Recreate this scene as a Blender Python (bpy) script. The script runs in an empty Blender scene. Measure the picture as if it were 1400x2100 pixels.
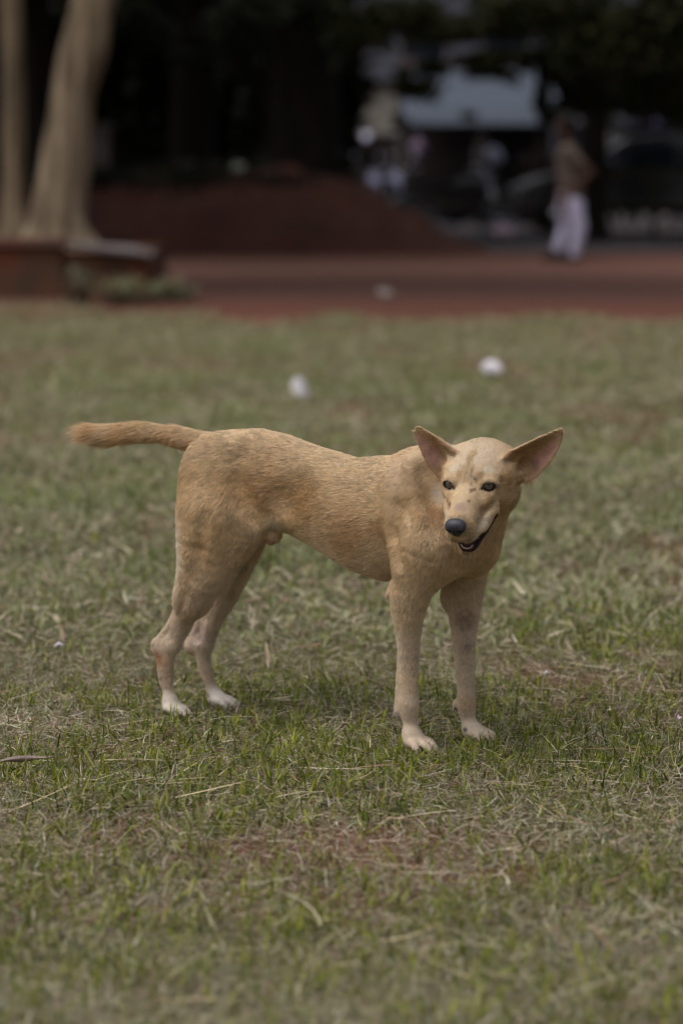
import bpy, bmesh, math, random
import numpy as np
from mathutils import Vector, Matrix
sc = bpy.context.scene
C = sc.collection
R = math.radians

# ---------------------------------------------------------------- camera, sky, sun, exposure
cam_d = bpy.data.cameras.new('camera'); cam = bpy.data.objects.new('camera', cam_d); C.objects.link(cam)
sc.camera = cam
CAM_Z, PITCH, FPX = 1.0, R(8.0), 4958.0
cam.location = (0, 0, CAM_Z); cam.rotation_euler = (R(90) - PITCH, 0, 0)
cam_d.sensor_fit = 'VERTICAL'; cam_d.sensor_height = 36.0; cam_d.lens = 85.0
cam_d.clip_start = 0.05; cam_d.clip_end = 2000
cam_d.dof.use_dof = True; cam_d.dof.focus_distance = 4.15; cam_d.dof.aperture_fstop = 2.5
cam_d.dof.aperture_blades = 0

SUN_EL, SUN_AZ = R(60), R(-115)         # a veiled sun, high, a little behind the camera and to its left
w = bpy.data.worlds.new('World'); sc.world = w; w.use_nodes = True
nt = w.node_tree; bg = nt.nodes['Background']
sky = nt.nodes.new('ShaderNodeTexSky'); sky.sky_type = 'NISHITA'; sky.sun_disc = False
sky.sun_elevation = SUN_EL; sky.sun_rotation = SUN_AZ; sky.dust_density = 6.0; sky.air_density = 1.0
hs = nt.nodes.new('ShaderNodeHueSaturation'); hs.inputs['Saturation'].default_value = 0.34   # thin cloud over the sky
nt.links.new(sky.outputs[0], hs.inputs['Color']); nt.links.new(hs.outputs[0], bg.inputs['Color'])
bg.inputs['Strength'].default_value = 0.122
sun_d = bpy.data.lights.new('sun', 'SUN'); sun = bpy.data.objects.new('sun', sun_d); C.objects.link(sun)
sun_d.energy = 1.05; sun_d.angle = R(58); sun_d.color = (1.0, 0.995, 0.985)
sun_dir = Vector((math.sin(SUN_AZ) * math.cos(SUN_EL), math.cos(SUN_AZ) * math.cos(SUN_EL), math.sin(SUN_EL)))
sun.rotation_euler = sun_dir.to_track_quat('Z', 'Y').to_euler()
sun.location = (0, 0, 30)
sc.view_settings.view_transform = 'Standard'; sc.view_settings.look = 'None'
sc.view_settings.exposure = 0.0; sc.view_settings.gamma = 1.0
sc.cycles.use_denoising = True; sc.cycles.denoiser = 'OPENIMAGEDENOISE'; sc.cycles.pixel_filter_type = 'BLACKMAN_HARRIS'; sc.cycles.filter_width = 1.1
sc.cycles.max_bounces = 6; sc.cycles.diffuse_bounces = 3; sc.cycles.transparent_max_bounces = 6

# ---------------------------------------------------------------- helpers
CP, SP = math.cos(PITCH), math.sin(PITCH)
def at(px, py, Y):
    """the world point at depth Y that the photograph shows at (px, py)"""
    x = (px - 700) / FPX; y = (1050 - py) / FPX
    d = (x, CP + SP * y, -SP + CP * y); t = Y / d[1]
    return np.array((d[0] * t, Y, CAM_Z + d[2] * t))
def gnd(px, py, z=0.0):
    x = (px - 700) / FPX; y = (1050 - py) / FPX
    d = (x, CP + SP * y, -SP + CP * y); t = (z - CAM_Z) / d[2]
    return np.array((d[0] * t, d[1] * t, z))
def tag(o, label=None, cat=None, group=None, kind=None):
    if label: o['label'] = label
    if cat: o['category'] = cat
    if group: o['group'] = group
    if kind: o['kind'] = kind
    return o
def link(o, parent=None):
    C.objects.link(o)
    if parent is not None: o.parent = parent
    return o
def empty(name, loc=(0, 0, 0), rz=0.0):
    o = bpy.data.objects.new(name, None); o.location = loc; o.rotation_euler = (0, 0, rz); o.empty_display_size = 0.1
    return link(o)
def mesh_obj(name, V, F, mat=None, parent=None, smooth=True, origin=None):
    """V (n,3) array; F (m,k) array or list of faces; world coordinates kept when a parent or origin is given"""
    V = np.asarray(V, dtype=np.float32).reshape(-1, 3)
    if origin is not None: V = V - np.asarray(origin, dtype=np.float32)
    me = bpy.data.meshes.new(name)
    if isinstance(F, np.ndarray):
        n, k = F.shape
        me.vertices.add(len(V)); me.vertices.foreach_set('co', V.ravel())
        me.loops.add(n * k); me.loops.foreach_set('vertex_index', F.astype(np.int32).ravel())
        me.polygons.add(n); me.polygons.foreach_set('loop_start', np.arange(0, n * k, k, dtype=np.int32))
        me.update(calc_edges=True)
    else:
        me.from_pydata([tuple(v) for v in V.tolist()], [], [tuple(f) for f in F]); me.update()
    me.polygons.foreach_set('use_smooth', np.full(len(me.polygons), smooth, dtype=bool))
    if mat: me.materials.append(mat)
    o = bpy.data.objects.new(name, me)
    if origin is not None: o.location = tuple(origin)
    link(o, parent)
    return o
def nodes_of(name):
    m = bpy.data.materials.new(name); m.use_nodes = True
    t = m.node_tree; return m, t, t.nodes['Principled BSDF']
def ramp(t, stops, inp, interp='LINEAR'):
    r = t.nodes.new('ShaderNodeValToRGB'); r.color_ramp.interpolation = interp
    e = r.color_ramp.elements
    while len(e) < len(stops): e.new(0.5)
    for k, (p, c) in enumerate(stops):
        e[k].position = p; e[k].color = (*c, 1) if len(c) == 3 else c
    t.links.new(inp, r.inputs[0]); return r
def noise(t, scale, detail=4, rough=0.55, vec=None, dist=0.0):
    n = t.nodes.new('ShaderNodeTexNoise'); n.inputs['Scale'].default_value = scale
    n.inputs['Detail'].default_value = detail; n.inputs['Roughness'].default_value = rough
    n.inputs['Distortion'].default_value = dist
    if vec is not None: t.links.new(vec, n.inputs['Vector'])
    return n
def coords(t, scale=None, kind='Object'):
    c = t.nodes.new('ShaderNodeTexCoord')
    if scale is None: return c.outputs[kind]
    m = t.nodes.new('ShaderNodeMapping'); m.inputs['Scale'].default_value = scale
    t.links.new(c.outputs[kind], m.inputs['Vector']); return m.outputs[0]
def rough_mat(name, c1, c2, scale=6, rough=0.85, bump=0.3, bdist=0.02, vscale=None, c3=None, spec=0.3, metallic=0.0, detail=6):
    m, t, b = nodes_of(name)
    v = coords(t, vscale)
    n = noise(t, scale, detail, 0.6, v)
    stops = [(0.3, c1), (0.7, c2)] if c3 is None else [(0.25, c1), (0.5, c2), (0.75, c3)]
    r = ramp(t, stops, n.outputs['Fac']); t.links.new(r.outputs[0], b.inputs['Base Color'])
    b.inputs['Roughness'].default_value = rough; b.inputs['Specular IOR Level'].default_value = spec
    b.inputs['Metallic'].default_value = metallic
    if bump:
        n2 = noise(t, scale * 4, 6, 0.65, v)
        bm_ = t.nodes.new('ShaderNodeBump'); bm_.inputs['Strength'].default_value = bump; bm_.inputs['Distance'].default_value = bdist
        t.links.new(n2.outputs['Fac'], bm_.inputs['Height']); t.links.new(bm_.outputs[0], b.inputs['Normal'])
    return m
def vnoise(x, y, seed=0):
    """value noise of numpy arrays, 0..1"""
    x = np.asarray(x, dtype=np.float64); y = np.asarray(y, dtype=np.float64)
    xi = np.floor(x).astype(np.int64); yi = np.floor(y).astype(np.int64); fx = x - xi; fy = y - yi
    def h(a, b):
        n = (a * 374761393 + b * 668265263 + seed * 1442695041) & 0x7fffffff
        n = ((n ^ (n >> 13)) * 1274126177) & 0x7fffffff
        return ((n ^ (n >> 16)) & 0xffff) / 65535.0
    u = fx * fx * (3 - 2 * fx); v = fy * fy * (3 - 2 * fy)
    return (h(xi, yi) * (1 - u) + h(xi + 1, yi) * u) * (1 - v) + (h(xi, yi + 1) * (1 - u) + h(xi + 1, yi + 1) * u) * v
def fbm(x, y, seed=0, oct=4):
    s = 0; a = 0.5; tot = 0
    for k in range(oct):
        s = s + a * vnoise(x * 2 ** k, y * 2 ** k, seed + k * 17); tot += a; a *= 0.55
    return s / tot

# ---------------------------------------------------------------- smooth solid modelling: distance fields to one skin
class Solid:
    """a distance field on a grid whose spacing may vary; add() blends a shape in, cut() takes one out, skin() meshes it"""
    def __init__(s, xs, ys, zs):
        s.ax = [np.asarray(a, dtype=np.float32) for a in (xs, ys, zs)]
        s.D = np.full([len(a) for a in s.ax], 1.0, dtype=np.float32)
    def _sl(s, lo, hi):
        sl = []
        for a, l, h in zip(s.ax, lo, hi):
            i = max(0, int(np.searchsorted(a, l)) - 1); j = min(len(a), int(np.searchsorted(a, h)) + 1)
            sl.append(slice(i, max(j, i)))
        return tuple(sl)
    def _pts(s, sl):
        return (s.ax[0][sl[0]][:, None, None], s.ax[1][sl[1]][None, :, None], s.ax[2][sl[2]][None, None, :])
    def _put(s, lo, hi, fn, k, op):
        sl = s._sl(lo, hi)
        if any(q.stop <= q.start for q in sl): return
        d = fn(*s._pts(sl)).astype(np.float32); a = s.D[sl]
        if op == 'cut':
            d = -d; h = np.clip(0.5 - 0.5 * (d - a) / k, 0, 1)
            s.D[sl] = d + (a - d) * h + k * h * (1 - h)
        else:
            h = np.clip(0.5 + 0.5 * (d - a) / k, 0, 1)
            s.D[sl] = d + (a - d) * h - k * h * (1 - h)
    def cone(s, a, b, r1, r2, k=0.012, op='add'):
        a = np.asarray(a, float); b = np.asarray(b, float); m = max(r1, r2) + k + 0.02
        def fn(X, Y, Z):
            ba = b - a; l2 = ba @ ba; rr = r1 - r2; a2 = l2 - rr * rr; il2 = 1 / l2
            px, py, pz = X - a[0], Y - a[1], Z - a[2]
            y = px * ba[0] + py * ba[1] + pz * ba[2]; z = y - l2
            x2 = (px * l2 - ba[0] * y) ** 2 + (py * l2 - ba[1] * y) ** 2 + (pz * l2 - ba[2] * y) ** 2
            y2 = y * y * l2; z2 = z * z * l2; kk = math.copysign(1, rr) * rr * rr * x2
            d = (np.sqrt(np.maximum(x2 * a2 * il2, 0)) + y * rr) * il2 - r1
            c1 = np.sign(z) * a2 * z2 > kk; c2 = np.sign(y) * a2 * y2 < kk
            d = np.where(c1, np.sqrt(x2 + z2) * il2 - r2, np.where(c2, np.sqrt(x2 + y2) * il2 - r1, d))
            return d
        s._put(np.minimum(a, b) - m, np.maximum(a, b) + m, fn, k, op)
    def chain(s, pts, k=0.012, sub=5):
        """a limb: a smooth spine through pts (point, radius), one shape without bulges at its joints"""
        A = np.array([[*p, r] for p, r in pts], float); n = len(A); Q = [A[0]]
        for i in range(n - 1):
            p0, p1, p2, p3 = A[max(i - 1, 0)], A[i], A[i + 1], A[min(i + 2, n - 1)]
            for j in range(1, sub + 1):
                t = j / sub
                Q.append(0.5 * (2 * p1 + (p2 - p0) * t + (2 * p0 - 5 * p1 + 4 * p2 - p3) * t * t + (3 * p1 - p0 - 3 * p2 + p3) * t ** 3))
        Q = np.array(Q) if n > 2 else A; m = Q[:, 3].max() + k + 0.02
        def fn(X, Y, Z):
            best = None
            for a, b in zip(Q[:-1], Q[1:]):
                ba = b[:3] - a[:3]; l2 = max(ba @ ba, 1e-12)
                px, py, pz = X - a[0], Y - a[1], Z - a[2]
                t = np.clip((px * ba[0] + py * ba[1] + pz * ba[2]) / l2, 0, 1)
                d = np.sqrt((px - ba[0] * t) ** 2 + (py - ba[1] * t) ** 2 + (pz - ba[2] * t) ** 2) - (a[3] + (b[3] - a[3]) * t)
                best = d if best is None else np.minimum(best, d)
            return best
        s._put(Q[:, :3].min(0) - m, Q[:, :3].max(0) + m, fn, k, 'add')
    def ell(s, c, r, M=None, k=0.012, op='add'):
        c = np.asarray(c, float); r = np.asarray(r, float); M = np.eye(3) if M is None else np.asarray(M, float)  # columns = axes
        ext = np.sqrt(((M * r) ** 2).sum(1)) + k + 0.02
        def fn(X, Y, Z):
            px, py, pz = X - c[0], Y - c[1], Z - c[2]
            q = [M[0, i] * px + M[1, i] * py + M[2, i] * pz for i in range(3)]
            k0 = np.sqrt(sum((q[i] / r[i]) ** 2 for i in range(3))) + 1e-6
            k1 = np.sqrt(sum((q[i] / r[i] ** 2) ** 2 for i in range(3))) + 1e-6
            return k0 * (k0 - 1) / k1
        s._put(c - ext, c + ext, fn, k, op)
    def loft(s, o, M, st, k=0.012, op='add'):
        """axis M[:,0] from o; stations (t, side, up, rside, rup), cross sections in M[:,1], M[:,2]"""
        o = np.asarray(o, float); M = np.asarray(M, float); st = np.asarray(st, float)
        m = st[:, 3:].max() + k + 0.02
        P = np.array([o + M @ np.array((q[0], q[1], q[2])) for q in st])
        T = np.linspace(st[0, 0], st[-1, 0], 160)
        tab = []
        for j in range(1, 5):
            v = np.interp(T, st[:, 0], st[:, j])
            w_ = max(3, int(160 * 0.045)) | 1
            v2 = np.convolve(np.pad(v, w_ // 2, mode='edge'), np.ones(w_) / w_, 'valid'); v2[0] = v[0]; v2[-1] = v[-1]
            tab.append(v2)
        def fn(X, Y, Z):
            px, py, pz = X - o[0], Y - o[1], Z - o[2]
            q = [M[0, i] * px + M[1, i] * py + M[2, i] * pz for i in range(3)]
            t = np.clip(q[0], T[0], T[-1]); over = np.abs(q[0] - t)
            sd, up, ra, rb = [np.interp(t, T, v) for v in tab]
            a_ = q[1] - sd; b_ = q[2] - up
            k0 = np.sqrt((a_ / ra) ** 2 + (b_ / rb) ** 2) + 1e-6
            k1 = np.sqrt((a_ / ra ** 2) ** 2 + (b_ / rb ** 2) ** 2) + 1e-6
            d = k0 * (k0 - 1) / k1
            return np.where(over > 0, np.sqrt(np.maximum(d, 0) ** 2 + over ** 2) , d)
        s._put(P.min(0) - m, P.max(0) + m, fn, k, op)
    def ear(s, o, ax, wd, nm, L, prof, th=0.002, k=0.008):
        """a thin curved shell: o base, ax base to tip, wd across, nm the side it cups towards; prof rows (t, mid, half width, cup depth)"""
        prof = np.asarray(prof, float)
        o = np.asarray(o, float); ext = L + 0.03
        def fn(X, Y, Z):
            px, py, pz = X - o[0], Y - o[1], Z - o[2]
            a_ = px * ax[0] + py * ax[1] + pz * ax[2]; b_ = px * wd[0] + py * wd[1] + pz * wd[2]; c_ = px * nm[0] + py * nm[1] + pz * nm[2]
            t = np.clip(a_ / L, 0, 1)
            mid, W, dep = [np.interp(t, prof[:, 0], prof[:, j]) for j in (1, 2, 3)]
            u = (b_ - mid) / W
            sheet = dep * (np.clip(u, -1.3, 1.3) ** 2)
            d1 = (np.abs(c_ - sheet) - th * (1 + 1.2 * (1 - t))) * 0.75
            d2 = (np.abs(b_ - mid) - W) * 0.8
            return np.maximum(np.maximum(d1, d2), np.maximum(a_ - L, -a_ - 0.004))
        s._put(o - ext, o + ext, fn, k, 'add')
    def hit(s, px, py, y0=3.85, y1=4.62):
        """where the line of sight through (px, py) first meets the solid"""
        q = np.array([at(px, py, y) for y in np.arange(y0, y1, 0.002)])
        ix = [np.clip(np.searchsorted(a, q[:, i]), 0, len(a) - 1) for i, a in enumerate(s.ax)]
        return q[int(np.argmax(s.D[ix[0], ix[1], ix[2]] < 0))]
    def dent(s, pts, r, depth, k=0.012, op='cut'):
        """a soft groove (or, with op 'add', a ridge) along surface points given as the photograph shows them"""
        Q = [s.hit(*p) for p in pts]; v = np.array((0, -1.0, 0.15)); v /= np.linalg.norm(v); sg = 1 if op == 'cut' else -1
        Q = [q + v * (r - depth) * sg for q in Q]
        for a, b in zip(Q[:-1], Q[1:]): s.cone(a, b, r, r, k, op)
    def skin(s, smooth=1):
        D = s.D; ins = D < 0
        nx, ny, nz = D.shape
        cs = np.zeros((nx - 1, ny - 1, nz - 1), dtype=np.int8)
        for i in (0, 1):
            for j in (0, 1):
                for k in (0, 1):
                    cs += ins[i:nx - 1 + i, j:ny - 1 + j, k:nz - 1 + k]
        act = (cs > 0) & (cs < 8)
        ii, jj, kk = np.nonzero(act)
        idx = np.full(act.shape, -1, dtype=np.int64); idx[ii, jj, kk] = np.arange(len(ii))
        acc = np.zeros((len(ii), 3)); cnt = np.zeros(len(ii))
        co = {}
        for c in range(8):
            di, dj, dk = c & 1, (c >> 1) & 1, (c >> 2) & 1
            co[c] = (D[ii + di, jj + dj, kk + dk].astype(np.float64),
                     np.stack((s.ax[0][ii + di], s.ax[1][jj + dj], s.ax[2][kk + dk]), 1).astype(np.float64))
        for c in range(8):
            for b in (1, 2, 4):
                if c & b: continue
                d0, p0 = co[c]; d1, p1 = co[c | b]
                m = (d0 < 0) != (d1 < 0)
                t = d0[m] / (d0[m] - d1[m])
                acc[m] += p0[m] + (p1[m] - p0[m]) * t[:, None]; cnt[m] += 1
        V = acc / cnt[:, None]
        Q = []
        for ax_ in range(3):
            A = [slice(None)] * 3; B = [slice(None)] * 3; A[ax_] = slice(0, -1); B[ax_] = slice(1, None)
            e = ins[tuple(A)] != ins[tuple(B)]
            o1, o2 = [q for q in range(3) if q != ax_]
            e[tuple(slice(0, 1) if q == o1 else slice(None) for q in range(3))] = False
            e[tuple(slice(0, 1) if q == o2 else slice(None) for q in range(3))] = False
            e[tuple(slice(-1, None) if q == o1 else slice(None) for q in range(3))] = False
            e[tuple(slice(-1, None) if q == o2 else slice(None) for q in range(3))] = False
            g = list(np.nonzero(e)); flip = ins[g[0], g[1], g[2]]
            def cell(a, b):
                h = [q.copy() for q in g]; h[o1] = h[o1] - a; h[o2] = h[o2] - b
                return idx[h[0], h[1], h[2]]
            q = np.stack((cell(1, 1), cell(0, 1), cell(0, 0), cell(1, 0)), 1)
            if ax_ == 1: flip = ~flip
            q[~flip] = q[~flip][:, ::-1]
            Q.append(q)
        Q = np.concatenate(Q)
        Q = Q[(Q >= 0).all(1)]
        for _ in range(smooth):
            a = np.zeros_like(V); n = np.zeros(len(V))
            for i in range(4):
                p, q = Q[:, i], Q[:, (i + 1) % 4]
                for d_ in range(3):
                    a[:, d_] += np.bincount(p, V[q, d_], len(V)) + np.bincount(q, V[p, d_], len(V))
                n += np.bincount(p, minlength=len(V)) + np.bincount(q, minlength=len(V))
            V = V * 0.5 + 0.5 * a / np.maximum(n, 1)[:, None]
        return V.astype(np.float32), Q
def graded(a, b, parts, coarse):
    """grid lines from a to b: coarse spacing, finer inside each (lo, hi, spacing) of parts"""
    out = [a]; x = a
    while x < b:
        h = coarse
        for lo, hi, q in parts:
            dist = max(lo - x, x - hi, 0); h = min(h, q + 0.25 * dist)
        x += h; out.append(x)
    return np.array(out)
def vnormals(V, Q):
    n = np.cross(V[Q[:, 2]] - V[Q[:, 0]], V[Q[:, 3]] - V[Q[:, 1]])
    N = np.zeros((len(V), 3))
    for i in range(4):
        for d_ in range(3): N[:, d_] += np.bincount(Q[:, i], n[:, d_], len(V))
    return N / np.maximum(np.linalg.norm(N, axis=1), 1e-12)[:, None]
def col_attr(me, name, cols, domain='POINT'):
    a = me.color_attributes.new(name, 'FLOAT_COLOR', domain)
    c = np.ones((len(cols), 4), dtype=np.float32); c[:, :3] = cols
    a.data.foreach_set('color', c.ravel()); return a
def unit(v): v = np.asarray(v, float); return v / np.linalg.norm(v)
rngE = np.random.default_rng(11)
lin3 = lambda r, g, b: tuple((v / 255) ** 2.2 for v in (r, g, b))

# ================================================================ ground, road, pavement
GRASS_FAR = 16.7
def grass_edge(x): return GRASS_FAR + 1.3 * (fbm(x * 1.9 + 5, x * 0 + 2.0, 21, 5) - 0.5) * 2 + np.where(x < -1.0, 0.9 * np.clip((-1.0 - x) / 1.0, 0, 1) + 1.6 * np.clip((-1.6 - x) / 0.6, 0, 1), 0)
def bare_mask(x, y):
    """0 where the turf is whole, 1 where the red soil shows through"""
    n = fbm(x * 1.9 + 3, y * 1.1 + 7, 31, 4)
    m = np.clip((n - 0.60) / 0.10, 0, 1) * 0.75
    for px, py, rx, ry, w_ in [(740, 1745, 0.27, 0.16, 1.0), (950, 1800, 0.16, 0.12, 0.9), (640, 1860, 0.20, 0.12, 0.8), (1000, 1740, 0.16, 0.08, 0.6), (430, 1790, 0.10, 0.08, 0.7), (560, 1640, 0.16, 0.08, 0.35), (620, 1960, 0.18, 0.08, 0.5), (1190, 1170, 0.30, 0.14, 0.55), (1340, 1125, 0.2, 0.15, 0.6),
                               (640, 1190, 0.4, 0.22, 0.3), (1130, 1075, 0.18, 0.2, 0.4), (850, 905, 0.9, 0.7, 0.35), (700, 880, 0.5, 0.5, 0.2), (290, 1540, 0.18, 0.07, 0.7), (1230, 1390, 0.2, 0.06, 0.5), (80, 1880, 0.2, 0.12, 0.5), (1330, 1640, 0.12, 0.06, 0.4), (200, 745, 1.2, 1.0, 0.5)]:
        c = gnd(px, py); d = ((x - c[0]) / rx) ** 2 + ((y - c[1]) / ry) ** 2
        m = np.maximum(m, w_ * np.clip(1.5 - d, 0, 1) * (0.5 + 0.8 * fbm(x * 9, y * 9, 3, 2)))
    return np.clip(m, 0, 1)
def lush_mask(x, y):
    n = fbm(x * 2.3 + 11, y * 1.5 + 1, 77, 4)
    m = np.clip((n - 0.50) / 0.14, 0, 1) * np.where(y < 3.7, 0.6, 1)
    for px, py, rx, ry in [(900, 1560, 0.5, 0.10), (1200, 1560, 0.35, 0.16), (1290, 1300, 0.3, 0.3), (300, 1440, 0.3, 0.10), (1150, 1820, 0.2, 0.14), (60, 1830, 0.12, 0.2), (470, 1500, 0.2, 0.06), (1100, 1440, 0.25, 0.14), (640, 1420, 0.3, 0.12)]:
        c = gnd(px, py); m = np.maximum(m, np.clip(1.4 - ((x - c[0]) / rx) ** 2 - ((y - c[1]) / ry) ** 2, 0, 1))
    return m
def gz(x, y):
    a = np.clip(np.sqrt((x) ** 2 + ((y - 4.3) * 1.2) ** 2) / 1.2 - 0.5, 0.10, 1) * np.clip((19 - y) / 3, 0, 1)
    return (fbm(x * 1.3, y * 1.3, 8, 4) - 0.5) * 0.06 * a * np.clip(1.6 - y / 12, 0.4, 1)
gx = graded(-400, 400, [(-4.2, 4.2, 0.06)], 40); gy = graded(-300, 700, [(1.8, 18.5, 0.06)], 40)
X_, Y_ = np.meshgrid(gx, gy, indexing='ij')
inside = (np.abs(X_) < 5) & (Y_ > 1.2) & (Y_ < 19)
Z_ = np.where(inside, gz(X_, Y_), 0.0) - 0.002
n1, n2 = len(gx), len(gy)
ii = np.arange(n1 * n2).reshape(n1, n2)
Fq = np.stack((ii[:-1, :-1].ravel(), ii[1:, :-1].ravel(), ii[1:, 1:].ravel(), ii[:-1, 1:].ravel()), 1)
def ground_mat():
    m, t, b = nodes_of('soil_and_turf')
    a = t.nodes.new('ShaderNodeAttribute'); a.attribute_name = 'soil'
    v = coords(t)
    n1_ = noise(t, 60, 8, 0.7, v); n2_ = noise(t, 7, 6, 0.6, v)
    soil = ramp(t, [(0.25, lin3(84, 58, 47)), (0.5, lin3(116, 82, 68)), (0.78, lin3(142, 108, 90))], n1_.outputs['Fac'])
    turf = ramp(t, [(0.25, lin3(62, 58, 40)), (0.5, lin3(98, 92, 66)), (0.78, lin3(134, 124, 92))], n1_.outputs['Fac'])
    mx = t.nodes.new('ShaderNodeMix'); mx.data_type = 'RGBA'
    t.links.new(a.outputs['Fac'], mx.inputs['Factor']); t.links.new(turf.outputs[0], mx.inputs['A']); t.links.new(soil.outputs[0], mx.inputs['B'])
    m2 = t.nodes.new('ShaderNodeMix'); m2.data_type = 'RGBA'; m2.blend_type = 'MULTIPLY'; m2.inputs['Factor'].default_value = 0.6
    r2 = ramp(t, [(0.3, (0.6, 0.6, 0.6)), (0.7, (1, 1, 1))], n2_.outputs['Fac'])
    t.links.new(mx.outputs['Result'], m2.inputs['A']); t.links.new(r2.outputs[0], m2.inputs['B']); t.links.new(m2.outputs['Result'], b.inputs['Base Color'])
    b.inputs['Roughness'].default_value = 0.95; b.inputs['Specular IOR Level'].default_value = 0.1
    bp = t.nodes.new('ShaderNodeBump'); bp.inputs['Strength'].default_value = 0.8; bp.inputs['Distance'].default_value = 0.01
    t.links.new(n1_.outputs['Fac'], bp.inputs['Height']); t.links.new(bp.outputs[0], b.inputs['Normal'])
    return m
g = mesh_obj('ground', np.stack((X_.ravel(), Y_.ravel(), Z_.ravel()), 1), Fq, ground_mat()); tag(g, kind='structure')
sm = np.where(inside, np.clip(0.12 + bare_mask(X_, Y_) * 0.9 + (Y_ > grass_edge(X_)) * 1.0, 0, 1), np.where(Y_ < 17, 0.25, 0.6)).ravel()
at_ = g.data.attributes.new('soil', 'FLOAT', 'POINT'); at_.data.foreach_set('value', sm.astype(np.float32))

def sheet(name, x0, x1, y0, y1, z, mat, nx=60, ny=40, edge=0.25, seed=1):
    xs, ys = np.linspace(x0, x1, nx), np.linspace(y0, y1, ny); A, B = np.meshgrid(xs, ys, indexing='ij')
    w0 = (fbm(A * 0.8, A * 0 + seed, seed, 3) - 0.5) * 2 * edge
    fr = (B - y0) / (y1 - y0); B2 = B + w0 * (1 - fr) ** 3 + (fbm(A * 0.7, A * 0 + 9, seed + 3, 3) - 0.5) * 2 * edge * fr ** 3
    i = np.arange(nx * ny).reshape(nx, ny)
    F = np.stack((i[:-1, :-1].ravel(), i[1:, :-1].ravel(), i[1:, 1:].ravel(), i[:-1, 1:].ravel()), 1)
    o = mesh_obj(name, np.stack((A.ravel(), B2.ravel(), np.full(A.size, z)), 1), F, mat); tag(o, kind='structure'); return o
def road_mat():
    m, t, b = nodes_of('red_dirt'); v = coords(t)
    sp = t.nodes.new('ShaderNodeSeparateXYZ'); t.links.new(v, sp.inputs[0])
    nd = noise(t, 0.5, 4, 0.6, coords(t, (0.5, 1, 1))); ad = t.nodes.new('ShaderNodeMath'); ad.operation = 'MULTIPLY_ADD'; ad.inputs[1].default_value = 1.6; t.links.new(nd.outputs['Fac'], ad.inputs[0]); t.links.new(sp.outputs['Y'], ad.inputs[2])
    mr = t.nodes.new('ShaderNodeMapRange'); mr.inputs['From Min'].default_value = 17.0; mr.inputs['From Max'].default_value = 31.0
    t.links.new(ad.outputs[0], mr.inputs['Value'])
    r = ramp(t, [(0.0, lin3(108, 70, 58)), (0.14, lin3(102, 68, 57)), (0.26, lin3(88, 64, 57)), (0.42, lin3(90, 65, 58)), (0.54, lin3(114, 84, 74)), (0.80, lin3(124, 90, 79)), (1.0, lin3(80, 52, 45))], mr.outputs[0])
    n_ = noise(t, 9, 8, 0.7, v); r2 = ramp(t, [(0.3, (0.65, 0.65, 0.65)), (0.7, (1.05, 1.0, 1.0))], n_.outputs['Fac'])
    mx = t.nodes.new('ShaderNodeMix'); mx.data_type = 'RGBA'; mx.blend_type = 'MULTIPLY'; mx.inputs['Factor'].default_value = 0.8
    t.links.new(r.outputs[0], mx.inputs['A']); t.links.new(r2.outputs[0], mx.inputs['B']); t.links.new(mx.outputs['Result'], b.inputs['Base Color'])
    b.inputs['Roughness'].default_value = 0.9; b.inputs['Specular IOR Level'].default_value = 0.15
    bp = t.nodes.new('ShaderNodeBump'); bp.inputs['Distance'].default_value = 0.02; t.links.new(n_.outputs['Fac'], bp.inputs['Height']); t.links.new(bp.outputs[0], b.inputs['Normal'])
    return m
sheet('dirt_road', -60, 60, 17.0, 31.0, 0.004, road_mat(), 240, 40, 0.30, 4)
sheet('pavement', 1.2, 60, 30.4, 60, 0.010, rough_mat('worn_asphalt', lin3(58, 52, 54), lin3(78, 70, 72), 3, 0.9, 0.3, 0.01), 120, 20, 0.35, 6)

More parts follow.
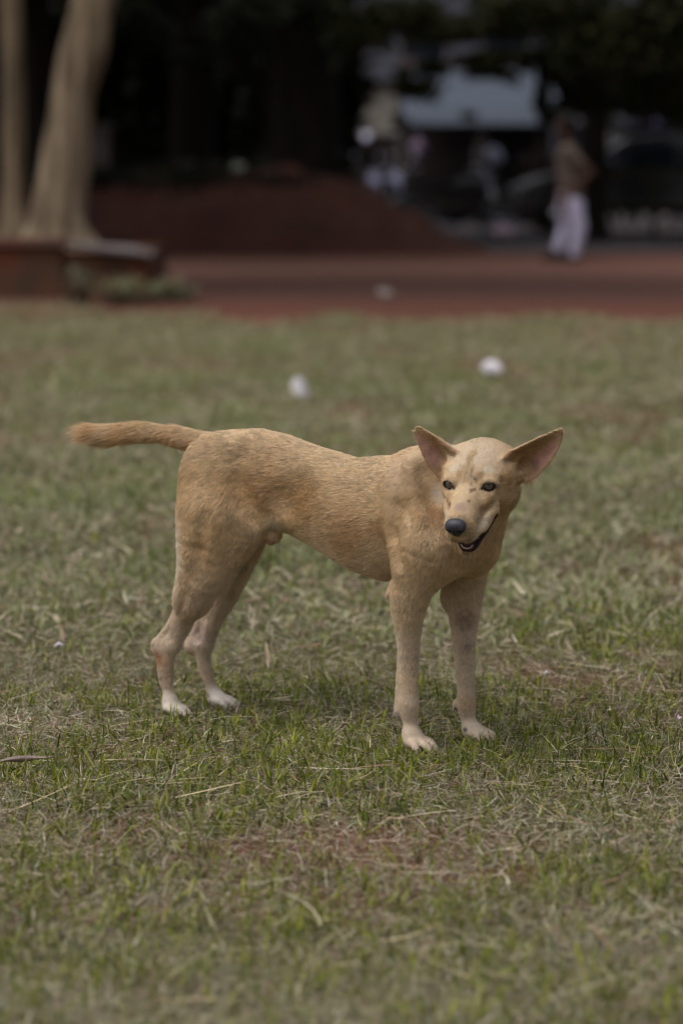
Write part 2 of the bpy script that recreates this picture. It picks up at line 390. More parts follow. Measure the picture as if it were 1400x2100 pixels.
# ================================================================ turf: blades, dead thatch, straw
def blades(n_per, y0, y1, lmin, lmax, wmin, wmax, flat, palette, seed, name_mask, segs=3, margin=1.72, power=1.0, clump=0):
    """returns vertex and colour arrays of leaf blades scattered over the turf seen from the camera side, and a margin round it"""
    r = np.random.default_rng(seed)
    V, Cc = [], []
    n = n_per
    u = r.random(n * 2)
    y = (y0 ** (1 - power) + u * (y1 ** (1 - power) - y0 ** (1 - power))) ** (1 / (1 - power)) if power != 1.0 else y0 * (y1 / y0) ** u
    hw = 0.1412 * y * margin + 0.12
    x = (r.random(n * 2) * 2 - 1) * hw
    keep = (y < y1 * (1 - (0.24 if y1 < 10 else 0) * r.random(n * 2))) & (y > y0 * (1 + (0.26 if y0 > 4 else 0) * r.random(n * 2))) & name_mask(x, y, r) & (y < grass_edge(x) + 0.15 * r.normal(size=n * 2))
    x, y = x[keep][:n], y[keep][:n]; n = len(x)
    if clump:
        k = r.integers(0, max(1, n // clump), n); x = x[k] + 0.010 * r.normal(size=n); y = y[k] + 0.010 * r.normal(size=n)
    ln = lmin + (lmax - lmin) * r.random(n) ** 1.6; wd = wmin + (wmax - wmin) * r.random(n)
    az = r.random(n) * 2 * np.pi
    el = np.clip(flat[0] + flat[1] * r.normal(size=n), 0.03, 1.5)
    cur = flat[2] * r.normal(size=n) - flat[3]
    bend = 0.9 * r.normal(size=n) * (flat[0] < 0.5)
    z0 = gz(x, y) + (r.random(n) * flat[4])
    P = np.stack((x, y, z0), 1)
    tt = np.linspace(0, 1, segs + 1); side = np.stack((-np.sin(az), np.cos(az), 0.5 * r.normal(size=n)), 1); side /= np.linalg.norm(side, axis=1)[:, None]
    rows = []; p = P.copy()
    for k, t_ in enumerate(tt):
        w_ = wd * ((1 - t_) ** 0.6 if k else 0.75) * (1.0 if t_ < 0.9 else 0.1)
        if k:
            e = el + cur * t_; a2 = az + bend * t_
            p = p + np.stack((np.cos(a2) * np.cos(e), np.sin(a2) * np.cos(e), np.sin(e)), 1) * (ln / segs)[:, None]
            p[:, 2] = np.maximum(p[:, 2], P[:, 2] * 0.3 + 0.001)
        rows.append((p - side * w_[:, None] / 2, p + side * w_[:, None] / 2))
    Vv = np.stack([q for rw in rows for q in rw], 1)             # n, 2(segs+1), 3
    base = np.arange(n)[:, None] * (2 * (segs + 1))
    F = np.concatenate([base + np.array([2 * k, 2 * k + 1, 2 * k + 3, 2 * k + 2])[None] for k in range(segs)], 0)
    pal = np.array([lin3(*c) for c, _ in palette]); pr = np.array([w for _, w in palette], float); pr /= pr.sum()
    c = pal[r.choice(len(pal), n, p=pr)] * (1 + 0.26 * r.normal(size=(n, 1))) * (0.72 + 0.56 * fbm(x * 3, y * 3, seed, 3))[:, None]
    cc = np.repeat(np.clip(c, 0.004, 1)[:, None, :], 2 * (segs + 1), 1)
    cc[:, :2] *= 0.9
    return Vv.reshape(-1, 3), F, cc.reshape(-1, 3)
def blade_mat(name, trans=0.25):
    m, t, b = nodes_of(name)
    a = t.nodes.new('ShaderNodeAttribute'); a.attribute_name = 'tint'
    t.links.new(a.outputs['Color'], b.inputs['Base Color']); b.inputs['Roughness'].default_value = 0.6; b.inputs['Specular IOR Level'].default_value = 0.22
    tr = t.nodes.new('ShaderNodeBsdfTranslucent'); t.links.new(a.outputs['Color'], tr.inputs['Color'])
    mx = t.nodes.new('ShaderNodeMixShader'); mx.inputs[0].default_value = trans
    t.links.new(b.outputs[0], mx.inputs[1]); t.links.new(tr.outputs[0], mx.inputs[2])
    t.links.new(mx.outputs[0], t.nodes['Material Output'].inputs['Surface']); return m
def scatter(name, sets, mat):
    Vs, Fs, Cs = [], [], []; o_ = 0
    for v, f, c in sets: Vs.append(v); Fs.append(f + o_); Cs.append(c); o_ += len(v)
    o = mesh_obj(name, np.concatenate(Vs), np.concatenate(Fs), mat, smooth=False)
    col_attr(o.data, 'tint', np.concatenate(Cs)); tag(o, kind='stuff'); return o
GRN = [((118, 125, 36), 3), ((98, 108, 32), 3), ((138, 141, 54), 2), ((82, 95, 34), 2), ((146, 146, 84), 1)]
GRY = [((138, 148, 118), 3), ((118, 128, 96), 3), ((158, 162, 134), 2), ((94, 104, 74), 2)]
GRF = [((144, 148, 108), 3), ((128, 134, 88), 3), ((156, 158, 126), 2), ((110, 123, 70), 2)]
DRY = [((188, 174, 148), 3), ((164, 148, 126), 3), ((208, 196, 170), 2), ((162, 126, 110), 2), ((226, 214, 192), 1.0), ((120, 104, 84), 2)]
STR = [((190, 172, 140), 3), ((212, 198, 172), 2), ((162, 130, 108), 2), ((142, 138, 104), 2)]
QD = 1.38
mk_l = lambda x, y, r: r.random(len(x)) < (0.12 + 0.88 * lush_mask(x, y)) * (1 - 0.85 * bare_mask(x, y))
mk_g = lambda x, y, r: r.random(len(x)) < 1 - 0.85 * bare_mask(x, y)
mk_d = lambda x, y, r: r.random(len(x)) < 1 - 0.45 * bare_mask(x, y)
mk_a = lambda x, y, r: r.random(len(x)) < 0.35 + 0.65 * bare_mask(x, y)
def turf():
    # (elevation, spread, curl spread, droop, height off the soil)
    up, mid, lay = (1.05, 0.28, 0.35, 0.45, 0.0), (0.75, 0.35, 0.4, 0.5, 0.006), (0.16, 0.20, 0.25, 0.10, 0.014)
    near = [blades(int(26000 * QD), 2.35, 6.2, 0.018, 0.048, 0.0030, 0.0064, up, GRN, 1, mk_l, clump=4),
            blades(int(23000 * QD), 2.35, 6.2, 0.012, 0.034, 0.0018, 0.0036, mid, GRN, 12, mk_g, clump=3),
            blades(int(16000 * QD), 2.35, 6.2, 0.010, 0.030, 0.0010, 0.0024, mid, GRN + GRY, 2, mk_g),
            blades(int(46000 * QD), 2.35, 6.2, 0.012, 0.040, 0.0008, 0.0020, mid, GRY, 3, mk_g),
            blades(int(5000 * QD), 2.35, 6.2, 0.035, 0.065, 0.0020, 0.0040, up, GRN, 33, mk_l, clump=3)]
    far = [blades(int(52000 * QD), 4.9, 18.6, 0.025, 0.060, 0.004, 0.009, up, GRN + GRF + GRF, 4, mk_l),
           blades(int(80000 * QD), 4.9, 18.6, 0.025, 0.060, 0.003, 0.008, mid, GRF + GRF + GRF + DRY[:2], 5, mk_g)]
    g_ = scatter('grass', near + far, blade_mat('grass_blade')); tag(g_, 'short olive green turf grass mixed through the dry lawn', 'grass')
    dead = [blades(int(92000 * QD), 2.35, 6.2, 0.014, 0.050, 0.0006, 0.0015, lay, DRY, 6, mk_d),
            blades(int(25000 * QD), 2.35, 6.2, 0.020, 0.050, 0.0007, 0.0016, mid, DRY, 7, mk_d),
            blades(int(2000 * QD), 2.35, 6.2, 0.06, 0.15, 0.0010, 0.0020, (0.08, 0.1, 0.12, 0.04, 0.022), STR, 8, mk_d, segs=6),
            blades(int(38000 * QD), 4.9, 18.6, 0.03, 0.09, 0.003, 0.006, lay, DRY, 9, mk_d)]
    d_ = scatter('dead_grass', dead, blade_mat('straw', 0.12)); tag(d_, 'pale dry thatch and straw lying between the grass', 'dry grass')
turf()
# ================================================================ background: planter, trees, mound, shed, vehicles
def tube(pts, seg=24, flute=None, cap=True, seed=0):
    """pts: (x, y, z, r); returns V, F of a bent tapering tube with an uneven surface"""
    A = np.array(pts, float); n = len(A); V = []
    for i in range(n):
        d = A[min(i + 1, n - 1), :3] - A[max(i - 1, 0), :3]; d = unit(d)
        a = unit(np.cross(d, (0.0, 1.0, 0.02))) ; b = np.cross(d, a)
        for k in range(seg):
            th = 2 * math.pi * k / seg
            rr = A[i, 3] * (1 + (flute(i / (n - 1), th) if flute else 0))
            V.append(A[i, :3] + (a * math.cos(th) + b * math.sin(th)) * rr)
    F = [(i * seg + k, i * seg + (k + 1) % seg, (i + 1) * seg + (k + 1) % seg, (i + 1) * seg + k) for i in range(n - 1) for k in range(seg)]
    if cap: F += [tuple(range(seg - 1, -1, -1)), tuple((n - 1) * seg + k for k in range(seg))]
    return V, F
def box(x0, x1, y0, y1, z0, z1, bev=0.0):
    bm = bmesh.new(); bmesh.ops.create_cube(bm, size=1)
    for v in bm.verts: v.co = Vector(((x0 + x1) / 2 + v.co.x * (x1 - x0), (y0 + y1) / 2 + v.co.y * (y1 - y0), (z0 + z1) / 2 + v.co.z * (z1 - z0)))
    if bev: bmesh.ops.bevel(bm, geom=bm.edges[:], offset=bev, segments=2, affect='EDGES')
    V = [tuple(v.co) for v in bm.verts]; F = [tuple(v.index for v in f.verts) for f in bm.faces]; bm.free(); return V, F
def join(*parts):
    V, F = [], []
    for v, f in parts:
        o = len(V); V += [tuple(q) for q in v]; F += [tuple(int(i) + o for i in g_) for g_ in f]
    return V, F
def lathe(prof, seg=32, M=None, o=(0, 0, 0), closed=False):
    """prof (axial, radius) about the axis M[:,0]"""
    M = np.eye(3) if M is None else M; V = []; n = len(prof)
    for a, r in prof:
        for k in range(seg):
            th = 2 * math.pi * k / seg; V.append(np.asarray(o) + M @ np.array((a, r * math.cos(th), r * math.sin(th))))
    m = n if closed else n - 1
    F = [(i * seg + k, i * seg + (k + 1) % seg, ((i + 1) % n) * seg + (k + 1) % seg, ((i + 1) % n) * seg + k) for i in range(m) for k in range(seg)]
    if not closed: F += [tuple(range(seg - 1, -1, -1)), tuple((n - 1) * seg + k for k in range(seg))]
    return V, F
def put(name, vf, mat, root, smooth=True, org=None):
    V, F = vf; V = np.array([tuple(v) for v in V], float)
    o = mesh_obj(name, V - np.array(root.location) if org is None else V - np.array(org), F, mat, root, smooth); return o
def leaf_cards(c, rad, n, size, seed, shell=0.35, flat=1.0, pal=None):
    """n leaf sprays spread through an uneven crown volume; returns V, F, tint"""
    r = np.random.default_rng(seed); c = np.asarray(c, float); rad = np.asarray(rad, float)
    K = 26; cd = r.normal(size=(K, 3)); cd /= np.linalg.norm(cd, axis=1)[:, None]; cr = r.random((K, 1)) ** 0.5
    cen = cd * cr * 0.82; k = r.integers(0, K, n)
    p = cen[k] + r.normal(size=(n, 3)) * (0.16 + 0.10 * r.random((K, 1)))[k]
    p = c + p * rad
    a = r.normal(size=(n, 3)); a[:, 2] *= flat; a /= np.linalg.norm(a, axis=1)[:, None]
    b = np.cross(a, r.normal(size=(n, 3))); b /= np.linalg.norm(b, axis=1)[:, None]
    s_ = size * (0.6 + 0.8 * r.random((n, 1)))
    V = np.stack((p - a * s_ * 0.5, p + b * s_ * 0.26, p + a * s_ * 0.5, p - b * s_ * 0.26), 1).reshape(-1, 3)
    F = np.arange(4 * n).reshape(n, 4)
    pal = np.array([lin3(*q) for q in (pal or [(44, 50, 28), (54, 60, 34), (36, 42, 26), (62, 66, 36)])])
    t = pal[r.integers(0, len(pal), n)] * (0.75 + 0.5 * r.random((n, 1))); return V, F, np.repeat(t, 4, 0)
LEAF = blade_mat('tree_leaf', 0.18)
def leaf_obj(name, sets, root, parent=None):
    Vs, Fs, Cs = [], [], []; o_ = 0
    for v, f, c in sets: Vs.append(v); Fs.append(f + o_); Cs.append(c); o_ += len(v)
    o = mesh_obj(name, np.concatenate(Vs) - np.array(root.location), np.concatenate(Fs), LEAF, parent or root, False); col_attr(o.data, 'tint', np.concatenate(Cs)); return o
BARK = rough_mat('pale_bark', lin3(52, 47, 37), lin3(126, 110, 90), 8, 0.9, 1.0, 0.04, (1, 1, 0.12), c3=lin3(196, 174, 146))
DBARK = rough_mat('dark_bark', lin3(30, 26, 23), lin3(50, 43, 37), 5, 0.95, 0.6, 0.03, (1, 1, 0.3))

# ---- planter wall with the two pale trees
PY = 19.5
pl = empty('planter', (-3.2, PY, 0)); tag(pl, 'low earth stained planter wall round the pale trees, topped with slabs', 'planter')
stain = rough_mat('stained_plaster', lin3(128, 58, 38), lin3(98, 68, 52), 2.4, 0.9, 0.7, 0.03, c3=lin3(72, 60, 48), detail=8)
xr = (300 - 700) / 254.0
put('wall', join(box(-6.2, -2.24, PY, PY + 0.26, 0, 0.40, 0.012), box(-2.236, xr, PY + 0.03, PY + 0.27, 0, 0.36, 0.012), box(xr - 0.26, xr, PY + 0.272, PY + 2.4, 0, 0.36, 0.012)), stain, pl, False)
put('soil', box(-6.1, xr - 0.262, PY + 0.272, PY + 2.4, 0, 0.35), rough_mat('red_soil', lin3(96, 56, 44), lin3(124, 76, 60), 8, 0.95, 0.6, 0.02), pl, False)
put('coping', box(-6.2, -2.20, PY - 0.06, PY + 0.32, 0.403, 0.475, 0.015), rough_mat('red_coping', lin3(118, 72, 60), lin3(92, 76, 68), 5, 0.85, 0.4, 0.01), pl, False)
def slab(x0, z0, x1, z1, y0, y1, th, mat):
    V = [(x0, y0, z0), (x1, y0, z1), (x1, y1, z1), (x0, y1, z0), (x0, y0, z0 + th), (x1, y0, z1 + th), (x1, y1, z1 + th), (x0, y1, z0 + th)]
    F = [(3, 2, 1, 0), (4, 5, 6, 7), (0, 1, 5, 4), (1, 2, 6, 5), (2, 3, 7, 6), (3, 0, 4, 7)]
    o = put('slab', (V, F), mat, pl, False); bv = o.modifiers.new('bevel', 'BEVEL'); bv.width = 0.012; bv.segments = 2; return o
CONC = rough_mat('grey_concrete', lin3(96, 88, 86), lin3(130, 122, 120), 7, 0.85, 0.4, 0.01)
slab(-2.19, 0.403, -1.50, 0.325, PY - 0.10, PY + 0.22, 0.045, CONC)
slab(-2.10, 0.395, -1.66, 0.372, PY + 0.24, PY + 0.50, 0.030, CONC)

def flute1(t, th):
    b = max(0, 1 - t * 3.2); return 0.16 * b * math.sin(5 * th + 1.0) + 0.05 * math.sin(3 * th + 9 * t) + 0.025 * math.sin(11 * th + 20 * t) + 0.02 * math.sin(23 * t + 2 * th)
def px_tube(rows, Y):
    out = []
    for y, a, b in rows:
        c = at((a + b) / 2, y, Y); out.append((c[0], Y, c[2], (b - a) / 2 * Y / FPX * 1.0))
    return out
def refine(p, m=5):
    p = np.array(p); out = []
    for i in range(len(p) - 1):
        p0, p1, p2, p3 = p[max(i - 1, 0)], p[i], p[i + 1], p[min(i + 2, len(p) - 1)]
        for j in range(m):
            t = j / m; out.append(0.5 * (2 * p1 + (p2 - p0) * t + (2 * p0 - 5 * p1 + 4 * p2 - p3) * t * t + (3 * p1 - p0 - 3 * p2 + p3) * t ** 3))
    return out + [p[-1]]
YT = 20.5
tr = empty('tree', (at(120, 490, YT)[0], YT, 0.33)); tag(tr, 'thick pale tree with leaning trunk growing from the planter', 'tree')
rows = [(520, 26, 222), (495, 46, 202), (470, 60, 186), (440, 66, 181), (400, 74, 180), (350, 82, 183), (300, 89, 186), (250, 97, 188), (200, 105, 192), (150, 114, 203), (100, 126, 220), (50, 139, 229), (0, 151, 237)]
pt = px_tube(rows, YT); last = pt[-1]
pt += [(last[0] + 0.25, YT + 0.1, last[2] + 0.9, 0.17), (last[0] + 0.4, YT + 0.3, last[2] + 1.9, 0.14), (last[0] + 0.7, YT + 0.5, last[2] + 3.0, 0.09)]
trunk = put('trunk', tube(refine(pt), 40, flute1), BARK, tr)
kc = at(174, 92, YT); kn = kc + np.array((0, -0.165, 0))
put('knot', lathe([(-0.03, 0.075), (0.0, 0.062), (0.006, 0.05), (-0.004, 0.035), (-0.02, 0.02), (-0.02, 0.001)], 20, np.array(((0, 1, 0), (-1, 0, 0), (0, 0, 1.25))), kn), rough_mat('knot_bark', lin3(58, 48, 38), lin3(78, 66, 52), 20), tr)
top = np.array(pt[-1][:3])
for k, (dx, dy, dz) in enumerate([(1.6, -0.6, 1.0), (-1.5, 0.4, 1.3), (0.4, 1.5, 1.2), (-0.4, -1.4, 1.1)]):
    s_ = top - np.array((0.1, 0.05, 0.9)); put('limb', tube(refine([(*s_, 0.10), (*(s_ + np.array((dx, dy, dz)) * 0.6), 0.07), (*(s_ + np.array((dx, dy, dz + 0.4))), 0.03)]), 12), BARK, tr)
leaf_obj('crown', [leaf_cards(top + np.array((0, 0, 0.9)), (2.6, 2.3, 1.5), 6000, 0.17, 41)], tr)
YT2 = 20.9
t2 = empty('tree', (at(30, 470, YT2)[0], YT2, 0.33)); tag(t2, 'slim straight pale trunk in the planter, left of the thick leaning tree', 'tree')
rows = [(500, -6, 66), (470, 0, 60), (440, 3, 56), (400, 5, 53), (300, 6, 51), (200, 6, 50), (100, 5, 48), (0, 5, 44)]
pt = px_tube(rows, YT2); last = pt[-1]; pt += [(last[0] - 0.1, YT2, last[2] + 1.4, 0.075), (last[0] - 0.1, YT2 + 0.2, last[2] + 2.6, 0.06)]
put('trunk', tube(refine(pt), 28, lambda t, th: 0.05 * math.sin(3 * th + 7 * t) + 0.03 * math.sin(17 * t)), BARK, t2)
top = np.array(pt[-1][:3]); leaf_obj('crown', [leaf_cards(top + np.array((-0.6, 0.3, 0.8)), (2.2, 2.0, 1.4), 5000, 0.17, 42)], t2)

# ---- weeds at the foot of the planter
def weed(px, py, h_, n, label, seed, wide, dark=False):
    c = gnd(px, py); rt = empty('weed', (c[0], c[1], 0)); r = np.random.default_rng(seed); V, F, T = [], [], []
    pal = [(104, 118, 100), (120, 130, 108), (88, 102, 88)] if dark else [(134, 138, 104), (150, 150, 116), (118, 124, 92)]
    st = []
    for i in range(n):
        a = r.random() * 2 * math.pi; ln = h_ * (0.6 + 0.6 * r.random()); sp = wide * r.random()
        p0 = np.array((c[0] + r.normal() * wide * 0.35, c[1] + r.normal() * 0.08, 0.0)); d = np.array((math.cos(a) * sp, math.sin(a) * sp * 0.6, ln))
        st.append(tube([(*p0, 0.004), (*(p0 + d * 0.5), 0.003), (*(p0 + d), 0.0015)], 5))
        for k in range(7):
            f_ = 0.2 + 0.8 * k / 6; q = p0 + d * f_; an = r.random() * 2 * math.pi; L = 0.05 + 0.05 * r.random(); e = np.array((math.cos(an) * L, math.sin(an) * L, L * (0.5 * r.random() - 0.1))); s_ = unit(np.cross(e, (0, 0, 1))) * L * 0.28
            o_ = len(V); V += [q, q + e * 0.5 + s_, q + e, q + e * 0.5 - s_]; F.append((o_, o_ + 1, o_ + 2, o_ + 3)); cc = np.array(lin3(*pal[r.integers(0, 3)])) * (0.8 + 0.4 * r.random()); T += [cc] * 4
    put('stem', join(*st), BARK, rt)
    o = mesh_obj('leaves', np.array(V) - np.array(rt.location), np.array(F), LEAF, rt, False); col_attr(o.data, 'tint', np.array(T)); tag(rt, label, 'weed')
weed(160, 625, 0.26, 24, 'dark bluish green weed against the foot of the planter wall below the thick tree', 5, 0.14, True)
weed(265, 628, 0.19, 46, 'broad low green weed spreading under the grey slab end of the planter', 6, 0.28)
weed(350, 618, 0.13, 40, 'small green weed past the planter corner, at the edge of the red road', 7, 0.26)

# ---- heap of red earth
def mound():
    xs = np.linspace(-7.0, 2.4, 150); ys = np.linspace(29.0, 36.0, 70); A, B = np.meshgrid(xs, ys, indexing='ij')
    prof = [(-7, 0.55), (-5, 0.75), (-4.0, 0.80), (-3.2, 0.84), (-2.55, 0.93), (-1.6, 1.04), (-0.65, 1.06), (0.1, 0.90), (0.45, 0.78), (0.72, 0.55), (1.0, 0.47), (1.3, 0.22), (1.62, 0.10), (2.0, 0.0), (2.4, -0.05)]
    cr = np.interp(A, [p[0] for p in prof], [p[1] for p in prof])
    yc = 31.8; d = np.where(B < yc, (yc - B) / 2.6, (B - yc) / 3.6); f = np.clip(1 - d ** 1.6, 0, 1) ** 0.9
    Z = cr * f + (fbm(A * 1.6, B * 1.6, 3, 5) - 0.5) * 0.30 * np.minimum(1, cr * f * 4 + 0.05) + (fbm(A * 7, B * 7, 13, 3) - 0.5) * 0.05 * np.minimum(1, cr * f * 4) - 0.02
    i = np.arange(A.size).reshape(A.shape); F = np.stack((i[:-1, :-1].ravel(), i[1:, :-1].ravel(), i[1:, 1:].ravel(), i[:-1, 1:].ravel()), 1)
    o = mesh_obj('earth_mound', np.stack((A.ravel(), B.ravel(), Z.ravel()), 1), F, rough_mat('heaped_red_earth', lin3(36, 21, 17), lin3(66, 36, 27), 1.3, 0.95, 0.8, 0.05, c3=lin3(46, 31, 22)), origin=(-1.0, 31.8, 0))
    tag(o, 'long heap of dark red earth under the trees behind the road', 'earth mound')
    return lambda x, y: 0
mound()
# a little growth along its crest
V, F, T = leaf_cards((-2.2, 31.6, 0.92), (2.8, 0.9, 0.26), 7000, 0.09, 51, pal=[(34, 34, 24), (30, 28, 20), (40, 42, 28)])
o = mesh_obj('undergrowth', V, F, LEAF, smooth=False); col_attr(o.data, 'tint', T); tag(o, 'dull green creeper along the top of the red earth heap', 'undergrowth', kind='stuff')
for k, (px, py, Y, s_, lab) in enumerate([(490, 322, 31.2, 0.13, 'dim grey plastic bag caught on the crest of the earth heap'), (350, 392, 30.4, 0.10, 'small grey scrap half way up the earth heap')]):
    pass

# ---- the wood behind: trunks under one another's crowns
def tree(x, y, h_, r0, cr, lean, seed, label, n=5200, low=3.9, size=0.30, group='dark trees shading the red earth'):
    rt = empty('tree', (x, y, 0)); r = np.random.default_rng(seed)
    pts = [(x, y, -0.05, r0 * 1.5), (x, y, 0.35, r0 * 1.12), (x + lean * 0.3, y, 1.6, r0), (x + lean * 0.7, y + 0.1, 3.2, r0 * 0.85), (x + lean, y + 0.1, h_ * 0.75, r0 * 0.6), (x + lean * 1.2, y, h_, r0 * 0.25)]
    ph = r.random() * 6
    put('trunk', tube(refine(pts, 6), 20, lambda t, th: 0.08 * math.sin(3 * th + ph + 5 * t) + 0.05 * math.sin(7 * th + ph) * (1 - t)), DBARK, rt)
    limbs = []
    for k in range(5):
        a = r.random() * 6.28; s_ = np.array((x + lean * 0.8, y, 3.4 + 0.5 * k)); e = s_ + np.array((math.cos(a) * cr[0] * 0.7, math.sin(a) * cr[1] * 0.7, 1.2 + r.random()))
        limbs.append(tube([(*s_, r0 * 0.45), (*((s_ + e) / 2 + np.array((0, 0, -0.15))), r0 * 0.3), (*e, r0 * 0.1)], 8))
    put('limbs', join(*limbs), DBARK, rt)
    cz = low + cr[2]
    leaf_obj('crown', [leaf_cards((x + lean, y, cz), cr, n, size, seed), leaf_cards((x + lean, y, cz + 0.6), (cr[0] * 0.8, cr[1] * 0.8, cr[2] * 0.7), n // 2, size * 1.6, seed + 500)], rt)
    tag(rt, label, 'tree', group); return rt
TL = [(-7.4, 33.6, 7.5, 0.30, (3.6, 3.4, 1.9), 0.3, 'dark trunked tree standing past the left end of the earth heap'),
      (-4.15, 35.2, 8.0, 0.26, (3.4, 3.2, 2.0), -0.3, 'dark tree behind the heap, nearest the pale trunks'),
      (-2.3, 36.8, 8.5, 0.34, (3.5, 3.4, 2.1), 0.2, 'dark tree rising behind the highest left half of the earth heap'),
      (-0.62, 36.0, 8.5, 0.55, (3.5, 3.3, 2.1), 0.1, 'broadest dark trunk, behind the right half of the earth heap'),
      (3.66, 35.4, 8.0, 0.19, (3.3, 3.0, 1.9), 0.05, 'greyish trunk standing just past the shoulder of the walking person'),
      (5.3, 34.0, 8.0, 0.36, (3.4, 3.3, 2.0), -0.1, 'dark tree shading the parked car beyond the walking person'),
      (8.6, 32.4, 7.6, 0.30, (3.6, 3.4, 2.0), 0.2, 'dark tree at the far right beyond the parked car')]
for k, (x, y, h_, r0, cr, lean, lab) in enumerate(TL): tree(x, y, h_, r0, cr, lean, 60 + k, lab)
TF = [(-9.6, 28.2, 7.4, 0.3, (3.6, 3.4, 1.9), 0.2, 'tree whose crown overhangs the far left of the road'), (9.8, 28.0, 7.4, 0.3, (3.8, 3.4, 1.9), -0.3, 'tree whose crown overhangs the far right of the road')]
TF += [(-5.6, 27.0, 7.4, 0.22, (3.9, 3.4, 1.9), 2.0, 'tree behind the planter leaning over the road')]
for k, (x, y, h_, r0, cr, lean, lab) in enumerate(TF): tree(x, y, h_, r0, cr, lean, 80 + k, lab, low=4.4)

def bush(x, y, rad, n, size, seed, label, cat='bush', name='bush', pal=None, group='dense dark bushes closing the wood'):
    rt = empty(name, (x, y, 0)); 
    leaf_obj('leaves', [leaf_cards((x, y, rad[2] * 0.9), rad, n, size, seed, pal=pal)], rt)
    r = np.random.default_rng(seed)
    put('stems', join(*[tube([(x + r.normal() * 0.2, y, 0, 0.06), (x + r.normal() * rad[0] * 0.5, y + r.normal() * 0.2, rad[2], 0.03), (x + r.normal() * rad[0] * 0.7, y, rad[2] * 1.6, 0.01)], 7) for _ in range(6)]), DBARK, rt)
    tag(rt, label, cat, group)
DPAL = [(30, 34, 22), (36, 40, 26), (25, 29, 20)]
for k, (x, y, rad, lab) in enumerate([(-8.5, 40, (2.2, 1.0, 2.9), 'tall dark bush beyond the left end of the wood'), (-5.2, 41, (2.1, 1.0, 2.9), 'tall dark bush seen right of the thick pale trunk'), (-2.4, 41.5, (2.0, 1.0, 3.0), 'tall dark bush filling the middle of the wood'),
                                      (-0.9, 40.5, (1.15, 0.9, 2.9), 'narrow dark bush at the edge of the lit opening'), (6.9, 46.5, (2.3, 1.0, 2.8), 'dark bush behind the roof of the parked car'), (9.8, 44.5, (2.2, 1.0, 2.8), 'dark bush at the far right end of the wood')]):
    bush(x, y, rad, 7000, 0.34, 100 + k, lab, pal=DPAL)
bush(3.55, 41.8, (0.62, 0.5, 0.95), 1500, 0.12, 120, 'rounded reddish brown shrub in front of the shed roof', pal=[(58, 42, 40), (48, 36, 34)], group=None)
V, F, T = [], [], []
for sx in (-1, 1):
    for k in range(6):
        v, f, c = leaf_cards((sx * (13.5 + 4.2 * k), 42.5 - 0.8 * k, 3.0), (3.0, 1.6, 3.4), 3800, 0.40, 300 + 10 * k + sx, pal=DPAL); F.append(f + sum(len(q) for q in V)); V.append(v); T.append(c)
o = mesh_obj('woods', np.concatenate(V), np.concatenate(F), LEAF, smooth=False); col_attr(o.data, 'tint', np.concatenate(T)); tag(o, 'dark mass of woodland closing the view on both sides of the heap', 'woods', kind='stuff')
# leaf curtain hanging into the opening, from the tree whose trunk stands there
hang = [o for o in C.objects if o.get('label', '').startswith('greyish trunk standing')][0]
sets = []
for k, (px, py, Y, rx, rz, n) in enumerate([(775, 60, 33, 0.45, 0.35, 260), (830, 30, 32, 0.6, 0.30, 420), (930, 60, 33, 0.55, 0.22, 260), (1050, 40, 33, 0.6, 0.40, 420), (1160, 100, 33, 0.40, 0.45, 420), (825, 170, 34, 0.16, 0.35, 130), (870, 190, 34, 0.25, 0.20, 70),
                                            (980, 130, 34, 0.30, 0.12, 150), (1085, 120, 34, 0.28, 0.22, 170), (1250, 90, 33, 0.55, 0.55, 700), (1360, 60, 33, 0.5, 0.6, 600), (1160, 200, 34, 0.18, 0.30, 120), (1010, 20, 33, 0.5, 0.2, 200), (1130, 150, 34, 0.25, 0.22, 200), (1040, 160, 34, 0.20, 0.07, 60), (1195, 170, 34, 0.3, 0.5, 420), (1300, 180, 34, 0.5, 0.5, 700), (1390, 180, 34, 0.4, 0.6, 600), (1150, 15, 33, 0.6, 0.3, 500), (1230, 215, 34.2, 0.35, 0.14, 260), (700, 60, 33, 0.3, 0.5, 300), (880, 140, 35, 0.35, 0.12, 160), (1000, 150, 35, 0.35, 0.08, 90), (960, 235, 35, 0.15, 0.06, 30), (1110, 195, 35, 0.14, 0.22, 110), (820, 250, 35, 0.10, 0.12, 50), (1120, 235, 35, 0.16, 0.14, 130), (850, 175, 35, 0.18, 0.10, 70), (1000, 120, 35, 0.5, 0.14, 260), (880, 70, 34, 0.4, 0.2, 260)]):
    c = at(px, py, Y); sets.append(leaf_cards(c, (rx, 0.5, rz), n * 2, 0.13, 200 + k, pal=[(50, 53, 31), (42, 46, 28), (64, 62, 34)]))
leaf_obj('hanging_foliage', sets, hang)
left_tree = [o for o in C.objects if o.get('label', '').startswith('dark tree rising behind')][0]
sets = []
for k, (px, py, Y, rx, rz, n) in enumerate([(300, 40, 33, 0.5, 0.35, 260), (480, 50, 33, 0.6, 0.35, 360), (600, 20, 33, 0.6, 0.3, 300), (690, 90, 33, 0.35, 0.5, 300), (400, 120, 34, 0.5, 0.3, 160)]):
    c = at(px, py, Y); sets.append(leaf_cards(c, (rx, 0.5, rz), n * 2, 0.13, 230 + k, pal=[(40, 43, 28), (34, 37, 25)]))
leaf_obj('hanging_foliage', sets, left_tree)

